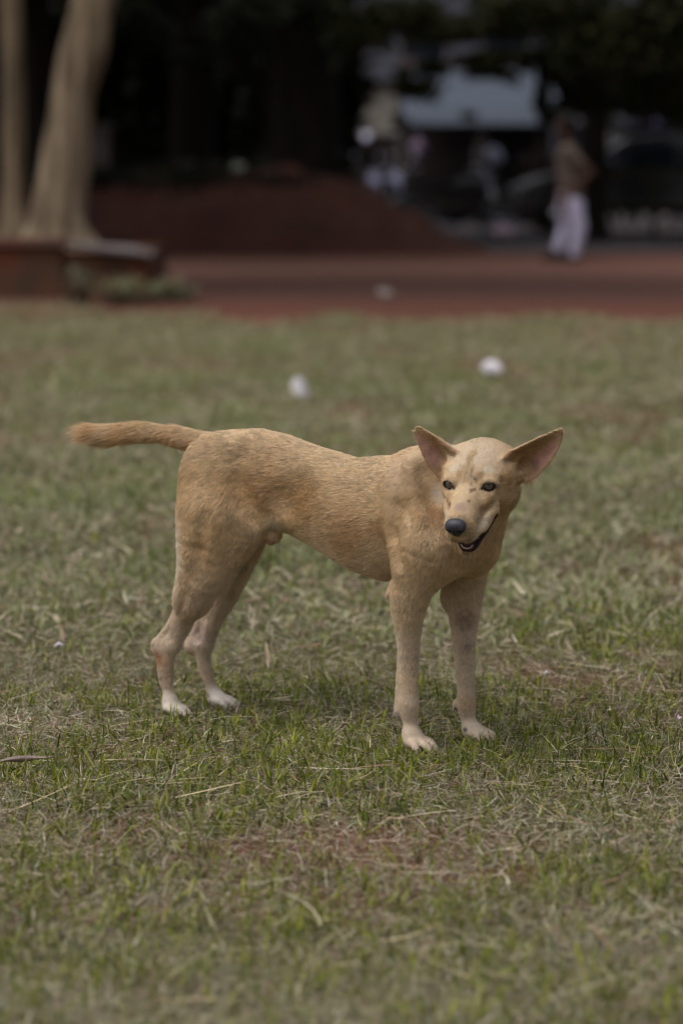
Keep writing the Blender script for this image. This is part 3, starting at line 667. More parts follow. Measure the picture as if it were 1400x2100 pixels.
# ---- shed with a corrugated roof, kiosk and block beyond it
def corr_roof(x0, x1, y0, z0, y1, z1, th=0.03, pitch=0.15):
    n = int((x1 - x0) / pitch * 8); V = []
    for i in range(n + 1):
        x = x0 + (x1 - x0) * i / n; w_ = 0.018 * math.sin(i / 8 * 2 * math.pi)
        V += [(x, y0, z0 + w_), (x, y1, z1 + w_), (x, y0, z0 + w_ - th), (x, y1, z1 + w_ - th)]
    F = []
    for i in range(n):
        a = 4 * i; b = a + 4; F += [(a, b, b + 1, a + 1), (a + 2, a + 3, b + 3, b + 2), (a, a + 2, b + 2, b), (a + 1, b + 1, b + 3, a + 3)]
    return V, F
sh = empty('shed', (2.6, 47.5, 0)); tag(sh, 'open shed with faded blue grey corrugated roof in the opening behind the vehicles', 'shed')
put('roof', corr_roof(1.15, 4.25, 45.6, 1.90, 49.2, 3.05), rough_mat('blue_sheet_metal', lin3(70, 77, 88), lin3(78, 85, 97), 2, 0.7, 0.1, 0.004, (1, 3, 1), c3=lin3(88, 93, 106), spec=0.3), sh)
put('ridge_cap', tube([(1.1, 49.25, 3.09, 0.07), (4.3, 49.25, 3.09, 0.07)], 12), rough_mat('faded_red_cap', lin3(86, 66, 70), lin3(76, 62, 68), 5), sh)
DK = rough_mat('dark_boards', lin3(36, 32, 32), lin3(50, 44, 42), 4, 0.9, 0.3, 0.01)
for xx, rr_ in ((1.3, 0.05), (2.62, 0.12), (4.1, 0.05)): put('post', tube([(xx, 45.8, 0, rr_), (xx, 45.8, 1.89, rr_)], 14), DK, sh)
put('back_wall', box(1.2, 4.2, 48.9, 49.0, 0, 2.85), DK, sh, False)
put('counter', box(1.0, 3.8, 46.6, 47.1, 0, 0.95, 0.02), DK, sh, False)
ki = empty('kiosk', (0.45, 50.5, 0)); tag(ki, 'small cream walled kiosk left of the blue roofed shed', 'kiosk')
cream = rough_mat('cream_paint', lin3(140, 134, 126), lin3(158, 152, 144), 2, 0.8, 0.1, 0.005)
put('wall', box(-0.4, 1.15, 50.5, 52.3, 0, 2.78, 0.02), cream, ki, False)
put('roof', box(-0.5, 1.25, 50.35, 52.45, 2.783, 2.88, 0.01), DK, ki, False)
put('lower_panel', box(-0.42, 1.17, 50.44, 50.497, 0, 1.78, 0.01), DK, ki, False)  # dark panel over the lower part of the wall
bl = empty('building', (3.0, 66, 0)); tag(bl, 'grey plastered two storey block glimpsed through leaves above the shed roof', 'building')
put('wall', box(-1.5, 9.0, 66, 74, 0, 6.4, 0.03), rough_mat('grey_plaster', lin3(76, 78, 90), lin3(96, 98, 108), 0.8, 0.85, 0.1, 0.01), bl, False)
GL = rough_mat('dark_glass', lin3(30, 34, 40), lin3(40, 44, 50), 2, 0.1, 0)
for zz in (1.0, 4.0):
    for xx in (-0.6, 1.6, 3.8, 6.0):
        w_ = put('window', box(xx, xx + 1.2, 65.93, 65.997, zz, zz + 1.3, 0.01), GL, bl, False)
        fr = put('frame', join(box(xx - 0.06, xx, 65.90, 65.998, zz - 0.06, zz + 1.36), box(xx + 1.2, xx + 1.26, 65.90, 65.998, zz - 0.06, zz + 1.36), box(xx, xx + 1.2, 65.90, 65.998, zz + 1.3, zz + 1.36), box(xx, xx + 1.2, 65.90, 65.998, zz - 0.06, zz)), CONC, w_, False, org=(0, 0, 0)); fr.location = -Vector(bl.location); fr.parent = w_
put('parapet', box(-1.6, 9.1, 65.9, 74.1, 6.403, 6.7, 0.02), CONC, bl, False)

# ---- vehicles
BLK = rough_mat('black_rubber', (0.018, 0.018, 0.018), (0.03, 0.03, 0.03), 20, 0.8, 0.2, 0.002)
CHR, t_, b_ = nodes_of('chrome'); b_.inputs['Base Color'].default_value = (0.75, 0.75, 0.82, 1); b_.inputs['Metallic'].default_value = 1; b_.inputs['Roughness'].default_value = 0.18
def paint(name, c, rough=0.3):
    m, t, b = nodes_of(name); n = noise(t, 30, 4, 0.6, coords(t)); r = ramp(t, [(0.3, tuple(v * 0.85 for v in c)), (0.7, c)], n.outputs['Fac']); t.links.new(r.outputs[0], b.inputs['Base Color'])
    b.inputs['Roughness'].default_value = rough; b.inputs['Coat Weight'].default_value = 0.5; b.inputs['Coat Roughness'].default_value = 0.1; return m
GLOW, t_, b_ = nodes_of('added_glow'); b_.inputs['Emission Color'].default_value = (0.62, 0.60, 0.95, 1); b_.inputs['Emission Strength'].default_value = 0.16; b_.inputs['Base Color'].default_value = (0.72, 0.70, 0.86, 1); b_.inputs['Roughness'].default_value = 0.25  # added glow standing in for glints on headlamp glass and kiosk disc
LMP2, t_, b_ = nodes_of('unlit_lamp'); b_.inputs['Base Color'].default_value = (0.10, 0.10, 0.12, 1); b_.inputs['Roughness'].default_value = 0.2
def motorbike(x, y, rz, label, col, lit=True):  # lit gives the headlamp the added glow
    rt = empty('motorcycle', (0, 0, 0)); I = np.eye(3)
    def T(name, vf, mat, par=None):
        V, F = vf; o = mesh_obj(name, np.array([tuple(v) for v in V], float), F, mat, par or rt, True); return o
    MY = np.array(((0, 1, 0), (1, 0, 0), (0, 0, 1.0)))                  # lathe about y
    for name, wx in (('front_wheel', 0.62), ('rear_wheel', -0.62)):
        w_ = T(name, lathe([(-0.02, 0.225), (-0.02, 0.245), (0.02, 0.245), (0.02, 0.225)], 28, MY, (wx, 0, 0.29), True), CHR)
        ty = [(0.045 * math.sin(a), 0.262 - 0.03 * math.cos(a)) for a in np.linspace(0, 2 * math.pi, 12, endpoint=False)]
        T('tyre', lathe(ty, 32, MY, (wx, 0, 0.29), True), BLK, w_)
        T('hub', join(lathe([(-0.05, 0.03), (-0.05, 0.05), (0.05, 0.05), (0.05, 0.03)], 14, MY, (wx, 0, 0.29), True), *[tube([(wx, 0, 0.29, 0.006), (wx + 0.235 * math.cos(a), 0, 0.29 + 0.235 * math.sin(a), 0.006)], 6) for a in np.linspace(0, 2 * math.pi, 10, endpoint=False)]), CHR, w_)
        arc = [(wx + 0.325 * math.cos(a), 0, 0.29 + 0.325 * math.sin(a)) for a in np.linspace(0.5 if wx > 0 else 0.7, 2.5, 12)]
        V, F = [], []
        for p in arc:
            for yy, dz in ((-0.07, -0.02), (-0.04, 0.0), (0.04, 0.0), (0.07, -0.02)): V.append((p[0], yy, p[2] + dz))
        for i in range(len(arc) - 1):
            for k in range(3): F.append((4 * i + k, 4 * i + k + 1, 4 * i + 5 + k, 4 * i + 4 + k))
        fo = T('fender', (V, F), col if wx < 0 else CHRD); s_ = fo.modifiers.new('thick', 'SOLIDIFY'); s_.thickness = 0.008
    T('fork', join(*[tube([(0.62, s * 0.075, 0.29, 0.018), (0.40, s * 0.075, 0.98, 0.022)], 10) for s in (-1, 1)]), CHR)
    T('engine', join(box(-0.2, 0.2, -0.12, 0.12, 0.24, 0.5, 0.04), lathe([(-0.16, 0.07), (-0.16, 0.09), (0.16, 0.09), (0.16, 0.07)], 16, MY, (0.08, 0, 0.36))), DK)
    T('frame', join(tube([(0.42, 0, 0.9, 0.02), (-0.3, 0, 0.66, 0.02), (-0.62, 0, 0.62, 0.018)], 8), tube([(0.42, 0, 0.88, 0.02), (0.16, 0, 0.3, 0.02), (-0.28, 0, 0.3, 0.02), (-0.62, 0, 0.29, 0.02)], 8)), DK)
    G_ = Solid(np.arange(-0.3, 0.6, 0.025), np.arange(-0.3, 0.3, 0.025), np.arange(0.5, 1.15, 0.025)); G_.ell((0.14, 0, 0.80), (0.27, 0.13, 0.12), k=0.03); G_.ell((0.28, 0, 0.78), (0.12, 0.15, 0.13), k=0.03)
    v, q = G_.skin(1); T('fuel_tank', (v, q.tolist()), col)
    G_ = Solid(np.arange(-0.85, 0.15, 0.025), np.arange(-0.25, 0.25, 0.025), np.arange(0.5, 1.05, 0.025)); G_.ell((-0.22, 0, 0.79), (0.26, 0.125, 0.06), k=0.03); G_.ell((-0.55, 0, 0.83), (0.2, 0.11, 0.055), k=0.05)
    v, q = G_.skin(1); T('seat', (v, q.tolist()), BLK)
    T('headlight', lathe([(-0.10, 0.02), (-0.09, 0.06), (-0.03, 0.088), (0.03, 0.092), (0.035, 0.082), (0.045, 0.05), (0.05, 0.001)], 22, I, (0.50, 0, 0.90)), GLOW if lit else LMP2)
    T('handlebar', tube(refine([(0.22, -0.36, 1.03, 0.015), (0.30, -0.25, 1.06, 0.015), (0.40, 0, 1.0, 0.015), (0.30, 0.25, 1.06, 0.015), (0.22, 0.36, 1.03, 0.015)]), 8), CHR)
    for s in (-1, 1): T('mirror', join(tube([(0.33, s * 0.22, 1.06, 0.006), (0.33, s * 0.30, 1.22, 0.006)], 6), lathe([(-0.012, 0.01), (-0.012, 0.05), (0.008, 0.055), (0.012, 0.001)], 16, I, (0.32, s * 0.31, 1.25))), CHR)
    T('exhaust', tube(refine([(0.2, -0.13, 0.3, 0.02), (-0.1, -0.15, 0.22, 0.022), (-0.75, -0.17, 0.30, 0.045)]), 10), CHR)
    T('kickstand', tube([(-0.05, 0.1, 0.28, 0.012), (-0.12, 0.28, 0.0, 0.012)], 6), DK)
    rt.location = (x, y, 0); rt.rotation_euler = (0, 0, rz); tag(rt, label, 'motorbike', 'motorbikes parked in the opening'); return rt
CHRD = rough_mat('dull_fender', lin3(120, 112, 106), lin3(140, 132, 126), 6, 0.5, 0)
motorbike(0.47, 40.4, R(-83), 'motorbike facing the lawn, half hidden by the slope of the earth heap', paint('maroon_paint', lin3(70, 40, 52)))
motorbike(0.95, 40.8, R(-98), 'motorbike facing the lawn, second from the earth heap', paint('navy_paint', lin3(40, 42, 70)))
motorbike(1.75, 36.2, R(12), 'motorbike parked side on with pale front fender, at the foot of the opening', paint('black_paint', lin3(34, 33, 36)), False)
def car():
    rt = empty('parked_car', (4.9, 39.6, 0)); tag(rt, 'dark parked estate car with sky sheen painted pale on its bonnet behind the walking person', 'car')
    x0 = 2.75; Wd = 0.86
    prof = [(0.0, 0.35), (0.02, 0.62), (0.10, 0.80), (0.45, 0.93), (1.05, 1.02), (1.45, 1.35), (1.75, 1.545), (2.3, 1.60), (3.3, 1.59), (3.95, 1.50), (4.25, 1.10), (4.33, 0.75), (4.30, 0.35)]
    def hull(pr, w1, w2, inset=0):
        V = []; n = len(pr)
        for s, ww in ((-1, 1), (1, 1)):
            for a, z in pr:
                f_ = np.clip((z - 0.95) / 0.8, 0, 1); V.append((x0 + a, 39.6 + s * (w1 + (w2 - w1) * f_), z))
        F = [tuple(range(n)), tuple(range(2 * n - 1, n - 1, -1))] + [(i, n + i, n + (i + 1) % n, (i + 1) % n) for i in range(n)]
        return V, F
    bd = put('body', hull(prof, Wd, Wd * 0.80), paint('dark_car_paint', lin3(44, 42, 48), 0.25), rt, False); m_ = bd.modifiers.new('bevel', 'BEVEL'); m_.width = 0.05; m_.segments = 3
    put('bonnet', hull([(0.12, 0.815), (0.46, 0.945), (1.03, 1.035), (1.03, 1.0), (0.46, 0.91), (0.14, 0.78)], Wd * 0.92, Wd * 0.9), paint('sky_pale_bonnet', lin3(118, 112, 114), 0.4), rt, False)  # pale colour carries the sky sheen of the dark bonnet
    put('windscreen', ([(x0 + 1.075, 39.6 - 0.66, 1.08), (x0 + 1.075, 39.6 + 0.66, 1.08), (x0 + 1.70, 39.6 + 0.58, 1.53), (x0 + 1.70, 39.6 - 0.58, 1.53), (x0 + 1.10, 39.6 - 0.66, 1.06), (x0 + 1.10, 39.6 + 0.66, 1.06), (x0 + 1.73, 39.6 + 0.58, 1.505), (x0 + 1.73, 39.6 - 0.58, 1.505)],
        [(3, 2, 1, 0), (4, 5, 6, 7), (0, 1, 5, 4), (1, 2, 6, 5), (2, 3, 7, 6), (3, 0, 4, 7)]), GL, rt, False)
    for a, b in ((1.75, 2.55), (2.65, 3.45), (3.52, 3.95)):
        put('side_window', ([(x0 + a, 39.6 - 0.86, 1.08), (x0 + b, 39.6 - 0.86, 1.08), (x0 + b - 0.03, 39.6 - 0.735, 1.47), (x0 + a + 0.1, 39.6 - 0.735, 1.47), (x0 + a, 39.6 - 0.80, 1.08), (x0 + b, 39.6 - 0.80, 1.08), (x0 + b - 0.03, 39.6 - 0.69, 1.47), (x0 + a + 0.1, 39.6 - 0.69, 1.47)],
            [(0, 1, 2, 3), (7, 6, 5, 4), (0, 4, 5, 1), (1, 5, 6, 2), (2, 6, 7, 3), (3, 7, 4, 0)]), GL, rt, False)
    MY = np.array(((0, 1, 0), (1, 0, 0), (0, 0, 1.0)))
    for wx in (0.78, 3.45):
        for s in (-1, 1):
            w_ = put('wheel', lathe([(-0.09, 0.20), (-0.10, 0.29), (-0.07, 0.325), (0.07, 0.325), (0.10, 0.29), (0.09, 0.20)], 28, MY, (x0 + wx, 39.6 + s * 0.80, 0.325)), BLK, rt)
            r_ = put('rim', lathe([(-0.105, 0.01), (-0.098, 0.19), (0.098, 0.19), (0.105, 0.01)], 20, MY, (x0 + wx, 39.6 + s * 0.80, 0.325)), CHR, rt); r_.parent = w_
    for s in (-1, 1):
        put('headlight', box(x0 - 0.02, x0 + 0.12, 39.6 + s * 0.60 - 0.16, 39.6 + s * 0.60 + 0.16, 0.62, 0.78, 0.03), LMP2, rt)
        put('side_mirror', box(x0 + 1.42, x0 + 1.56, 39.6 + s * 0.97 - 0.09, 39.6 + s * 0.97 + 0.09, 1.08, 1.22, 0.03), paint('mirror_shell', lin3(80, 74, 110)), rt)
    put('roof_rack', join(box(x0 + 1.9, x0 + 3.7, 39.05, 39.09, 1.64, 1.67), box(x0 + 1.9, x0 + 3.7, 40.11, 40.15, 1.64, 1.67), *[box(x0 + q, x0 + q + 0.05, 39.0, 40.2, 1.605, 1.638) for q in (2.1, 2.8, 3.5)]), DK, rt, False)
car()
PUR = rough_mat('violet_reflection', lin3(120, 112, 160), lin3(150, 140, 184), 6, 0.6, 0.4, 0.02)  # violet put in for sky glare on a windscreen
def lump(name, c, r, mat, label, cat, h_=0.03, extra=()):
    G_ = Solid(*[np.arange(c[i] - r[i] - 0.1, c[i] + r[i] + 0.1, h_) for i in range(3)]); G_.ell(c, r, k=0.02)
    for e_, rr in extra: G_.ell(np.array(c) + np.array(e_), rr, k=0.04)
    v, q = G_.skin(1); o = mesh_obj(name, v, q, mat, origin=(c[0], c[1], c[2])); tag(o, label, cat); return o
lump('added_violet_lump', (5.0, 39.5, 1.76), (0.34, 0.3, 0.095), PUR, 'violet tarpaulin stand-in added on the roof rack of the parked car', 'reflection', extra=[((-0.18, 0, 0.02), (0.16, 0.22, 0.10))])  # added bundle, standing in for sky glare on the windscreen
HEL = rough_mat('pale_highlight', lin3(190, 196, 232), lin3(200, 204, 236), 3, 0.2, 0)
lump('highlight', (2.235, 36.05, 1.25), (0.135, 0.15, 0.13), HEL, 'white helmet stand-in added at the handlebar of the side on motorbike', 'highlight', 0.02, extra=[((0.03, -0.02, -0.05), (0.12, 0.13, 0.08))])  # added white ball standing in for a mirror glint
lump('bag', (1.42, 45.2, 1.42), (0.15, 0.12, 0.17), rough_mat('plum_glint', lin3(110, 88, 112), lin3(98, 78, 104), 6, 0.5, 0.3, 0.01), 'pinkish purple bag added for a glint at the front post of the shed', 'bag', 0.02, extra=[((0, 0, 0.16), (0.05, 0.05, 0.09))])  # added pinkish lump in place of a distant glint
cp = empty('concrete_pillar', (-3.75, 38.0, 0)); tag(cp, 'short dim grey concrete pillar in the dark just right of the thick pale trunk', 'pillar')
put('shaft', box(-3.92, -3.58, 37.85, 38.15, 0, 1.66, 0.02), CONC, cp, False); put('cap', box(-3.96, -3.54, 37.81, 38.19, 1.663, 1.74, 0.02), CONC, cp, False)

# ---- fence posts and rails to the right of the car, behind the person
fe = empty('fence', (6.0, 36.6, 0)); tag(fe, 'weathered olive rail fence in the shade right of the walking person', 'fence')
OL = rough_mat('olive_paint', lin3(66, 64, 36), lin3(52, 50, 32), 5, 0.8, 0.2, 0.004)
for k in range(7): put('post', box(3.9 + k * 0.75, 3.98 + k * 0.75, 36.56, 36.64, 0, 1.15, 0.01), OL, fe, False)
for zz in (0.45, 0.95): put('rail', box(3.85, 8.6, 36.50, 36.557, zz, zz + 0.09, 0.008), OL, fe, False)

# ================================================================ the walking person
def person():
    Yp = 27.3
    q = lambda px, py, dy=0.0: at(px, py, Yp + dy)
    c = q(1162, 535); rt = empty('person', (float(c[0]), Yp, 0.0)); tag(rt, 'person in brown shirt and loose white trousers walking along the red road', 'person')
    org = np.array(rt.location)
    def solid(h_=0.009): 
        return Solid(np.arange(org[0] - 0.45, org[0] + 0.48, h_), np.arange(Yp - 0.4, Yp + 0.4, h_), np.arange(-0.02, 1.75, h_))
    def fin(S, name, mat):
        v, f = S.skin(1); return mesh_obj(name, v - org.astype(np.float32), f, mat, rt)
    skin_m = rough_mat('skin', lin3(74, 50, 40), lin3(88, 60, 48), 12, 0.6, 0.05, 0.001)
    # body: one surface from head to ankles, under the clothes
    S = solid()
    S.chain([(q(1163, 300), 0.055), (q(1161, 285), 0.052)], 0.02)
    hc = q(1158, 255)
    S.ell(hc + np.array((0, 0, 0.012)), (0.095, 0.075, 0.108), k=0.02)
    S.ell(hc + np.array((-0.035, 0, -0.055)), (0.055, 0.052, 0.055), k=0.02)        # jaw, turned towards the left
    S.cone(hc + np.array((-0.092, 0, -0.005)), hc + np.array((-0.108, 0, -0.028)), 0.010, 0.015, 0.008)   # nose
    S.cone(hc + np.array((-0.082, -0.022, -0.058)), hc + np.array((-0.082, 0.022, -0.058)), 0.010, 0.010, 0.006)  # lips
    for s in (-1, 1):
        S.ell(hc + np.array((-0.082, 0.028 * s, 0.008)), (0.014, 0.014, 0.010), k=0.004, op='cut')
        S.ell(hc + np.array((0.012, 0.076 * s, -0.005)), (0.020, 0.010, 0.030), k=0.006)
    S.chain([(q(1163, 318), 0.11), (q(1165, 350), 0.12), (q(1168, 390), 0.11), (q(1168, 420), 0.125)], 0.03)
    S.chain([(q(1163, 310, -0.13), 0.05), (q(1163, 310, 0.13), 0.05)], 0.04)
    # near arm bent, hand in front of the waist; far arm hanging
    S.chain([(q(1172, 312, -0.17), 0.048), (q(1196, 340, -0.20), 0.040), (q(1212, 352, -0.20), 0.036)], 0.02)
    S.chain([(q(1212, 352, -0.20), 0.036), (q(1196, 368, -0.24), 0.030), (q(1180, 380, -0.25), 0.024)], 0.012)
    hb_ = q(1174, 384, -0.25); S.ell(hb_, (0.040, 0.016, 0.032), k=0.012)
    for k in range(4): S.chain([(hb_ + np.array((-0.030, 0.0, 0.020 - 0.014 * k)), 0.0095), (hb_ + np.array((-0.062, 0.004, 0.012 - 0.015 * k)), 0.0085), (hb_ + np.array((-0.080 + 0.006 * abs(k - 1), 0.020, 0.002 - 0.014 * k)), 0.0075)], 0.002)
    S.chain([(hb_ + np.array((0.005, 0, 0.028)), 0.011), (hb_ + np.array((-0.025, -0.012, 0.050)), 0.009)], 0.004)
    S.chain([(q(1160, 312, 0.17), 0.046), (q(1150, 350, 0.20), 0.038), (q(1146, 388, 0.20), 0.028), (q(1143, 405, 0.20), 0.024)], 0.02)
    hb_ = q(1142, 414, 0.20); S.ell(hb_, (0.030, 0.018, 0.042), k=0.012)
    for k in range(4): S.chain([(hb_ + np.array((-0.018 + 0.013 * k, 0, -0.035)), 0.0095), (hb_ + np.array((-0.022 + 0.012 * k, -0.008, -0.075)), 0.008)], 0.002)
    S.chain([(hb_ + np.array((-0.025, 0, 0.010)), 0.011), (hb_ + np.array((-0.048, -0.010, -0.025)), 0.009)], 0.004)
    S.chain([(q(1162, 420, -0.08), 0.09), (q(1186, 465, -0.09), 0.065), (q(1176, 505, -0.09), 0.05), (q(1172, 528, -0.09), 0.038)], 0.02)
    S.chain([(q(1162, 420, 0.08), 0.09), (q(1160, 465, 0.08), 0.065), (q(1146, 500, 0.08), 0.05), (q(1140, 520, 0.08), 0.038)], 0.02)
    fin(S, 'body', skin_m)
    S = solid()
    S.chain([(q(1163, 303), 0.07), (q(1164, 322), 0.125), (q(1166, 350), 0.135), (q(1170, 385), 0.135), (q(1170, 408), 0.145)], 0.03)
    S.chain([(q(1163, 312, -0.14), 0.062), (q(1163, 312, 0.14), 0.062)], 0.05)
    S.chain([(q(1170, 312, -0.17), 0.062), (q(1190, 335, -0.195), 0.056)], 0.03); S.chain([(q(1160, 312, 0.17), 0.060), (q(1153, 338, 0.19), 0.054)], 0.03)
    fin(S, 'shirt', rough_mat('brown_cloth', lin3(96, 84, 78), lin3(110, 96, 88), 18, 0.9, 0.3, 0.004))
    S = solid()
    S.chain([(q(1170, 400), 0.140), (q(1170, 425), 0.152)], 0.02)
    S.chain([(q(1172, 425, -0.07), 0.112), (q(1186, 465, -0.09), 0.086), (q(1180, 500, -0.09), 0.066), (q(1176, 520, -0.09), 0.058)], 0.03)
    S.chain([(q(1160, 425, 0.08), 0.112), (q(1160, 460, 0.09), 0.086), (q(1150, 492, 0.09), 0.066), (q(1143, 510, 0.09), 0.058)], 0.03)
    fin(S, 'trousers', rough_mat('white_cloth', lin3(196, 192, 222), lin3(208, 204, 230), 8, 0.85, 0.5, 0.02))
    S = solid(0.007)
    S.ell(hc + np.array((0.014, 0, 0.030)), (0.102, 0.085, 0.104), k=0.02); S.ell(hc + np.array((-0.095, 0, -0.035)), (0.042, 0.10, 0.06), k=0.01, op='cut'); S.ell(hc + np.array((0.03, 0, -0.09)), (0.1, 0.1, 0.045), k=0.01, op='cut')
    fin(S, 'hair', rough_mat('black_hair', lin3(22, 19, 18), lin3(32, 28, 26), 60, 0.6, 0.5, 0.004, (1, 1, 0.3)))
    for name, px, py, dy in (('shoe', 1170, 530, -0.09), ('shoe', 1136, 522, 0.09)):
        S = Solid(np.arange(org[0] - 0.5, org[0] + 0.4, 0.009), np.arange(Yp - 0.4, Yp + 0.4, 0.009), np.arange(-0.02, 0.3, 0.009)); cc = q(px, py, dy)
        z0 = 0.0 if dy < 0 else 0.0
        S.ell((cc[0] - 0.03, cc[1], z0 + 0.035), (0.135, 0.048, 0.035), k=0.02); S.ell((cc[0] + 0.04, cc[1], z0 + 0.06), (0.055, 0.045, 0.055), k=0.02)
        fin(S, name, rough_mat('shoe_' + str(px), lin3(26, 25, 27), lin3(38, 36, 37), 20, 0.7))
person()
wl = empty('added_glow_disc', (0.52, 50.3, 1.72)); tag(wl, 'added round pale lamp on the front of the cream kiosk above the motorbikes', 'glimmer')  # made-up glowing disc on the kiosk, in place of a glint
put('glow_disc', lathe([(-0.07, 0.015), (-0.06, 0.05), (-0.02, 0.085), (0.02, 0.09), (0.06, 0.055), (0.07, 0.01)], 20, np.array(((0, 1, 0), (1, 0, 0), (0, 0, 1.0))), (0.52, 50.315, 1.72)), GLOW, wl)
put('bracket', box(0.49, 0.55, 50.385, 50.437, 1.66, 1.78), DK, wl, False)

# ================================================================ litter
def crumple(name, c, r, label, cat, mat, seed, sq=(1, 1, 0.8), origin_z=True):
    bm = bmesh.new(); bmesh.ops.create_icosphere(bm, subdivisions=4, radius=1.0); rr = np.random.default_rng(seed)
    pl_ = rr.normal(size=(26, 3)); pl_ /= np.linalg.norm(pl_, axis=1)[:, None]; dd = 0.50 + 0.42 * rr.random(26)
    for v in bm.verts:
        p = np.array(v.co); f_ = 1.0
        for n_, d_ in zip(pl_, dd):
            s_ = p @ n_
            if s_ > d_: f_ = min(f_, d_ / s_ + 0.03 * math.sin(9 * (p @ n_[[1, 2, 0]])))
        f_ *= 1 + 0.05 * math.sin(13 * p[0] + seed) * math.sin(11 * p[1]) * math.cos(9 * p[2])
        v.co = Vector(p * f_ * np.array(sq) * r)
    me = bpy.data.meshes.new(name); bm.to_mesh(me); bm.free(); me.materials.append(mat); me.polygons.foreach_set('use_smooth', [True] * len(me.polygons))
    o = bpy.data.objects.new(name, me); o.location = (c[0], c[1], c[2]); C.objects.link(o); tag(o, label, cat); return o
WP = rough_mat('white_paper', lin3(214, 208, 214), lin3(232, 226, 232), 30, 0.7, 0.4, 0.004)
PK = rough_mat('pinkish_paper', lin3(214, 180, 196), lin3(228, 206, 218), 14, 0.7, 0.4, 0.004)
c = gnd(613, 826); o = crumple('crumpled_paper', (c[0], c[1], 0.066), 0.058, 'white crumpled paper standing on end on the lawn above the back of the dog', 'paper litter', WP, 3, (0.72, 0.8, 1.25)); o.rotation_euler = (0, R(-22), 0)
c = gnd(1010, 775); crumple('crumpled_paper', (c[0], c[1], 0.046), 0.062, 'round white crumpled paper on the lawn above the head of the dog', 'paper litter', PK if False else WP, 8, (1.0, 0.9, 0.78))
c = gnd(790, 612); crumple('crumpled_paper', (c[0], c[1], 0.045), 0.07, 'flattened greyish paper lying on the red dirt road', 'paper litter', rough_mat('grey_paper', lin3(150, 138, 134), lin3(170, 158, 152), 14, 0.8, 0.3, 0.004), 12, (1.25, 0.9, 0.55))
crumple('crumpled_bag', (2.36, 35.3, 0.17), 0.17, 'pale pinkish bag on the ground by the side on motorbike', 'plastic bag', PK, 15, (1.1, 0.9, 0.8))
c = at(492, 335, 31.4); crumple('crumpled_bag', (c[0], 31.0, c[2] - 0.05), 0.12, 'dim grey bag caught near the crest of the red earth heap', 'plastic bag', rough_mat('grey_bag', lin3(120, 124, 112), lin3(140, 142, 130), 14, 0.6, 0.3, 0.004), 18, (1.1, 0.9, 0.7))
def leaf(name, c, L, W, rz, label, cat, mat, curl=0.3, z=0.02):
    n, m = 14, 6; V, F = [], []
    for i in range(n + 1):
        t_ = i / n; w_ = W * math.sin(math.pi * min(1, t_ * 0.97 + 0.03)) ** 0.7
        for j in range(m + 1):
            s_ = (j / m - 0.5) * 2; V.append(((t_ - 0.5) * L, s_ * w_ / 2, curl * w_ * s_ * s_ * 0.6 + 0.10 * L * (t_ - 0.5) ** 2 + 0.0015 * math.sin(9 * t_ + 3 * s_)))
    for i in range(n):
        for j in range(m): a = i * (m + 1) + j; F.append((a, a + 1, a + m + 2, a + m + 1))
    o = mesh_obj(name, V, F, mat); o.location = (c[0], c[1], z); o.rotation_euler = (R(8), R(-4), rz); s_ = o.modifiers.new('thick', 'SOLIDIFY'); s_.thickness = 0.0007; tag(o, label, cat); return o
c = gnd(42, 1592); leaf('dry_leaf', c, 0.115, 0.011, R(3), 'long curled greyish pink dry leaf lying at the left edge of the lawn', 'leaf', rough_mat('dry_leaf', lin3(158, 142, 134), lin3(118, 100, 94), 60, 0.7, 0.3, 0.002, (1, 6, 1)), 0.9, 0.026)
c = gnd(122, 1350); leaf('petal', c, 0.020, 0.012, R(12), 'small white petal on the grass left of the hind legs of the dog', 'petal', WP, 0.8, 0.026)
c = gnd(1392, 1500); leaf('petal', c, 0.013, 0.009, R(60), 'pale pink petal in the grass at the right edge', 'petal', PK, 0.8, 0.024)
c = gnd(1120, 1405); leaf('petal', c, 0.012, 0.007, R(20), 'tiny whitish petal on the grass right of the front legs of the dog', 'petal', WP, 0.8, 0.024)
c = gnd(548, 1380); o = leaf('dry_leaf', c, 0.055, 0.007, R(70), 'narrow straw coloured leaf standing up in the grass between the hind and front legs', 'leaf', rough_mat('straw_leaf', lin3(190, 160, 132), lin3(214, 198, 178), 60, 0.7, 0.2, 0.002), 0.9, 0.035); o.rotation_euler = (0, R(-62), R(100))
# ================================================================ the dog
U = np.array((0.835, -0.55, 0.0)); U /= np.linalg.norm(U)        # rump to chest
L_ = np.array((0.55, 0.835, 0.0)); L_ /= np.linalg.norm(L_)      # towards its far (left) side
ZZ = np.array((0.0, 0.0, 1.0))
HO = at(963, 992, 3.985)                                          # between the eyes
yw, pt = R(21), R(33)
HF = np.array((-math.sin(yw) * math.cos(pt), -math.cos(yw) * math.cos(pt), -math.sin(pt)))
HS = np.array((math.cos(yw), -math.sin(yw), 0.0))
HT = np.cross(HS, HF) * -1.0
HT = HT if HT[2] > 0 else -HT
HM = np.stack((HF, HS, HT), 1)                                    # columns: forward, side, top
def hp(f, s, t): return HO + HF * f + HS * s + HT * t

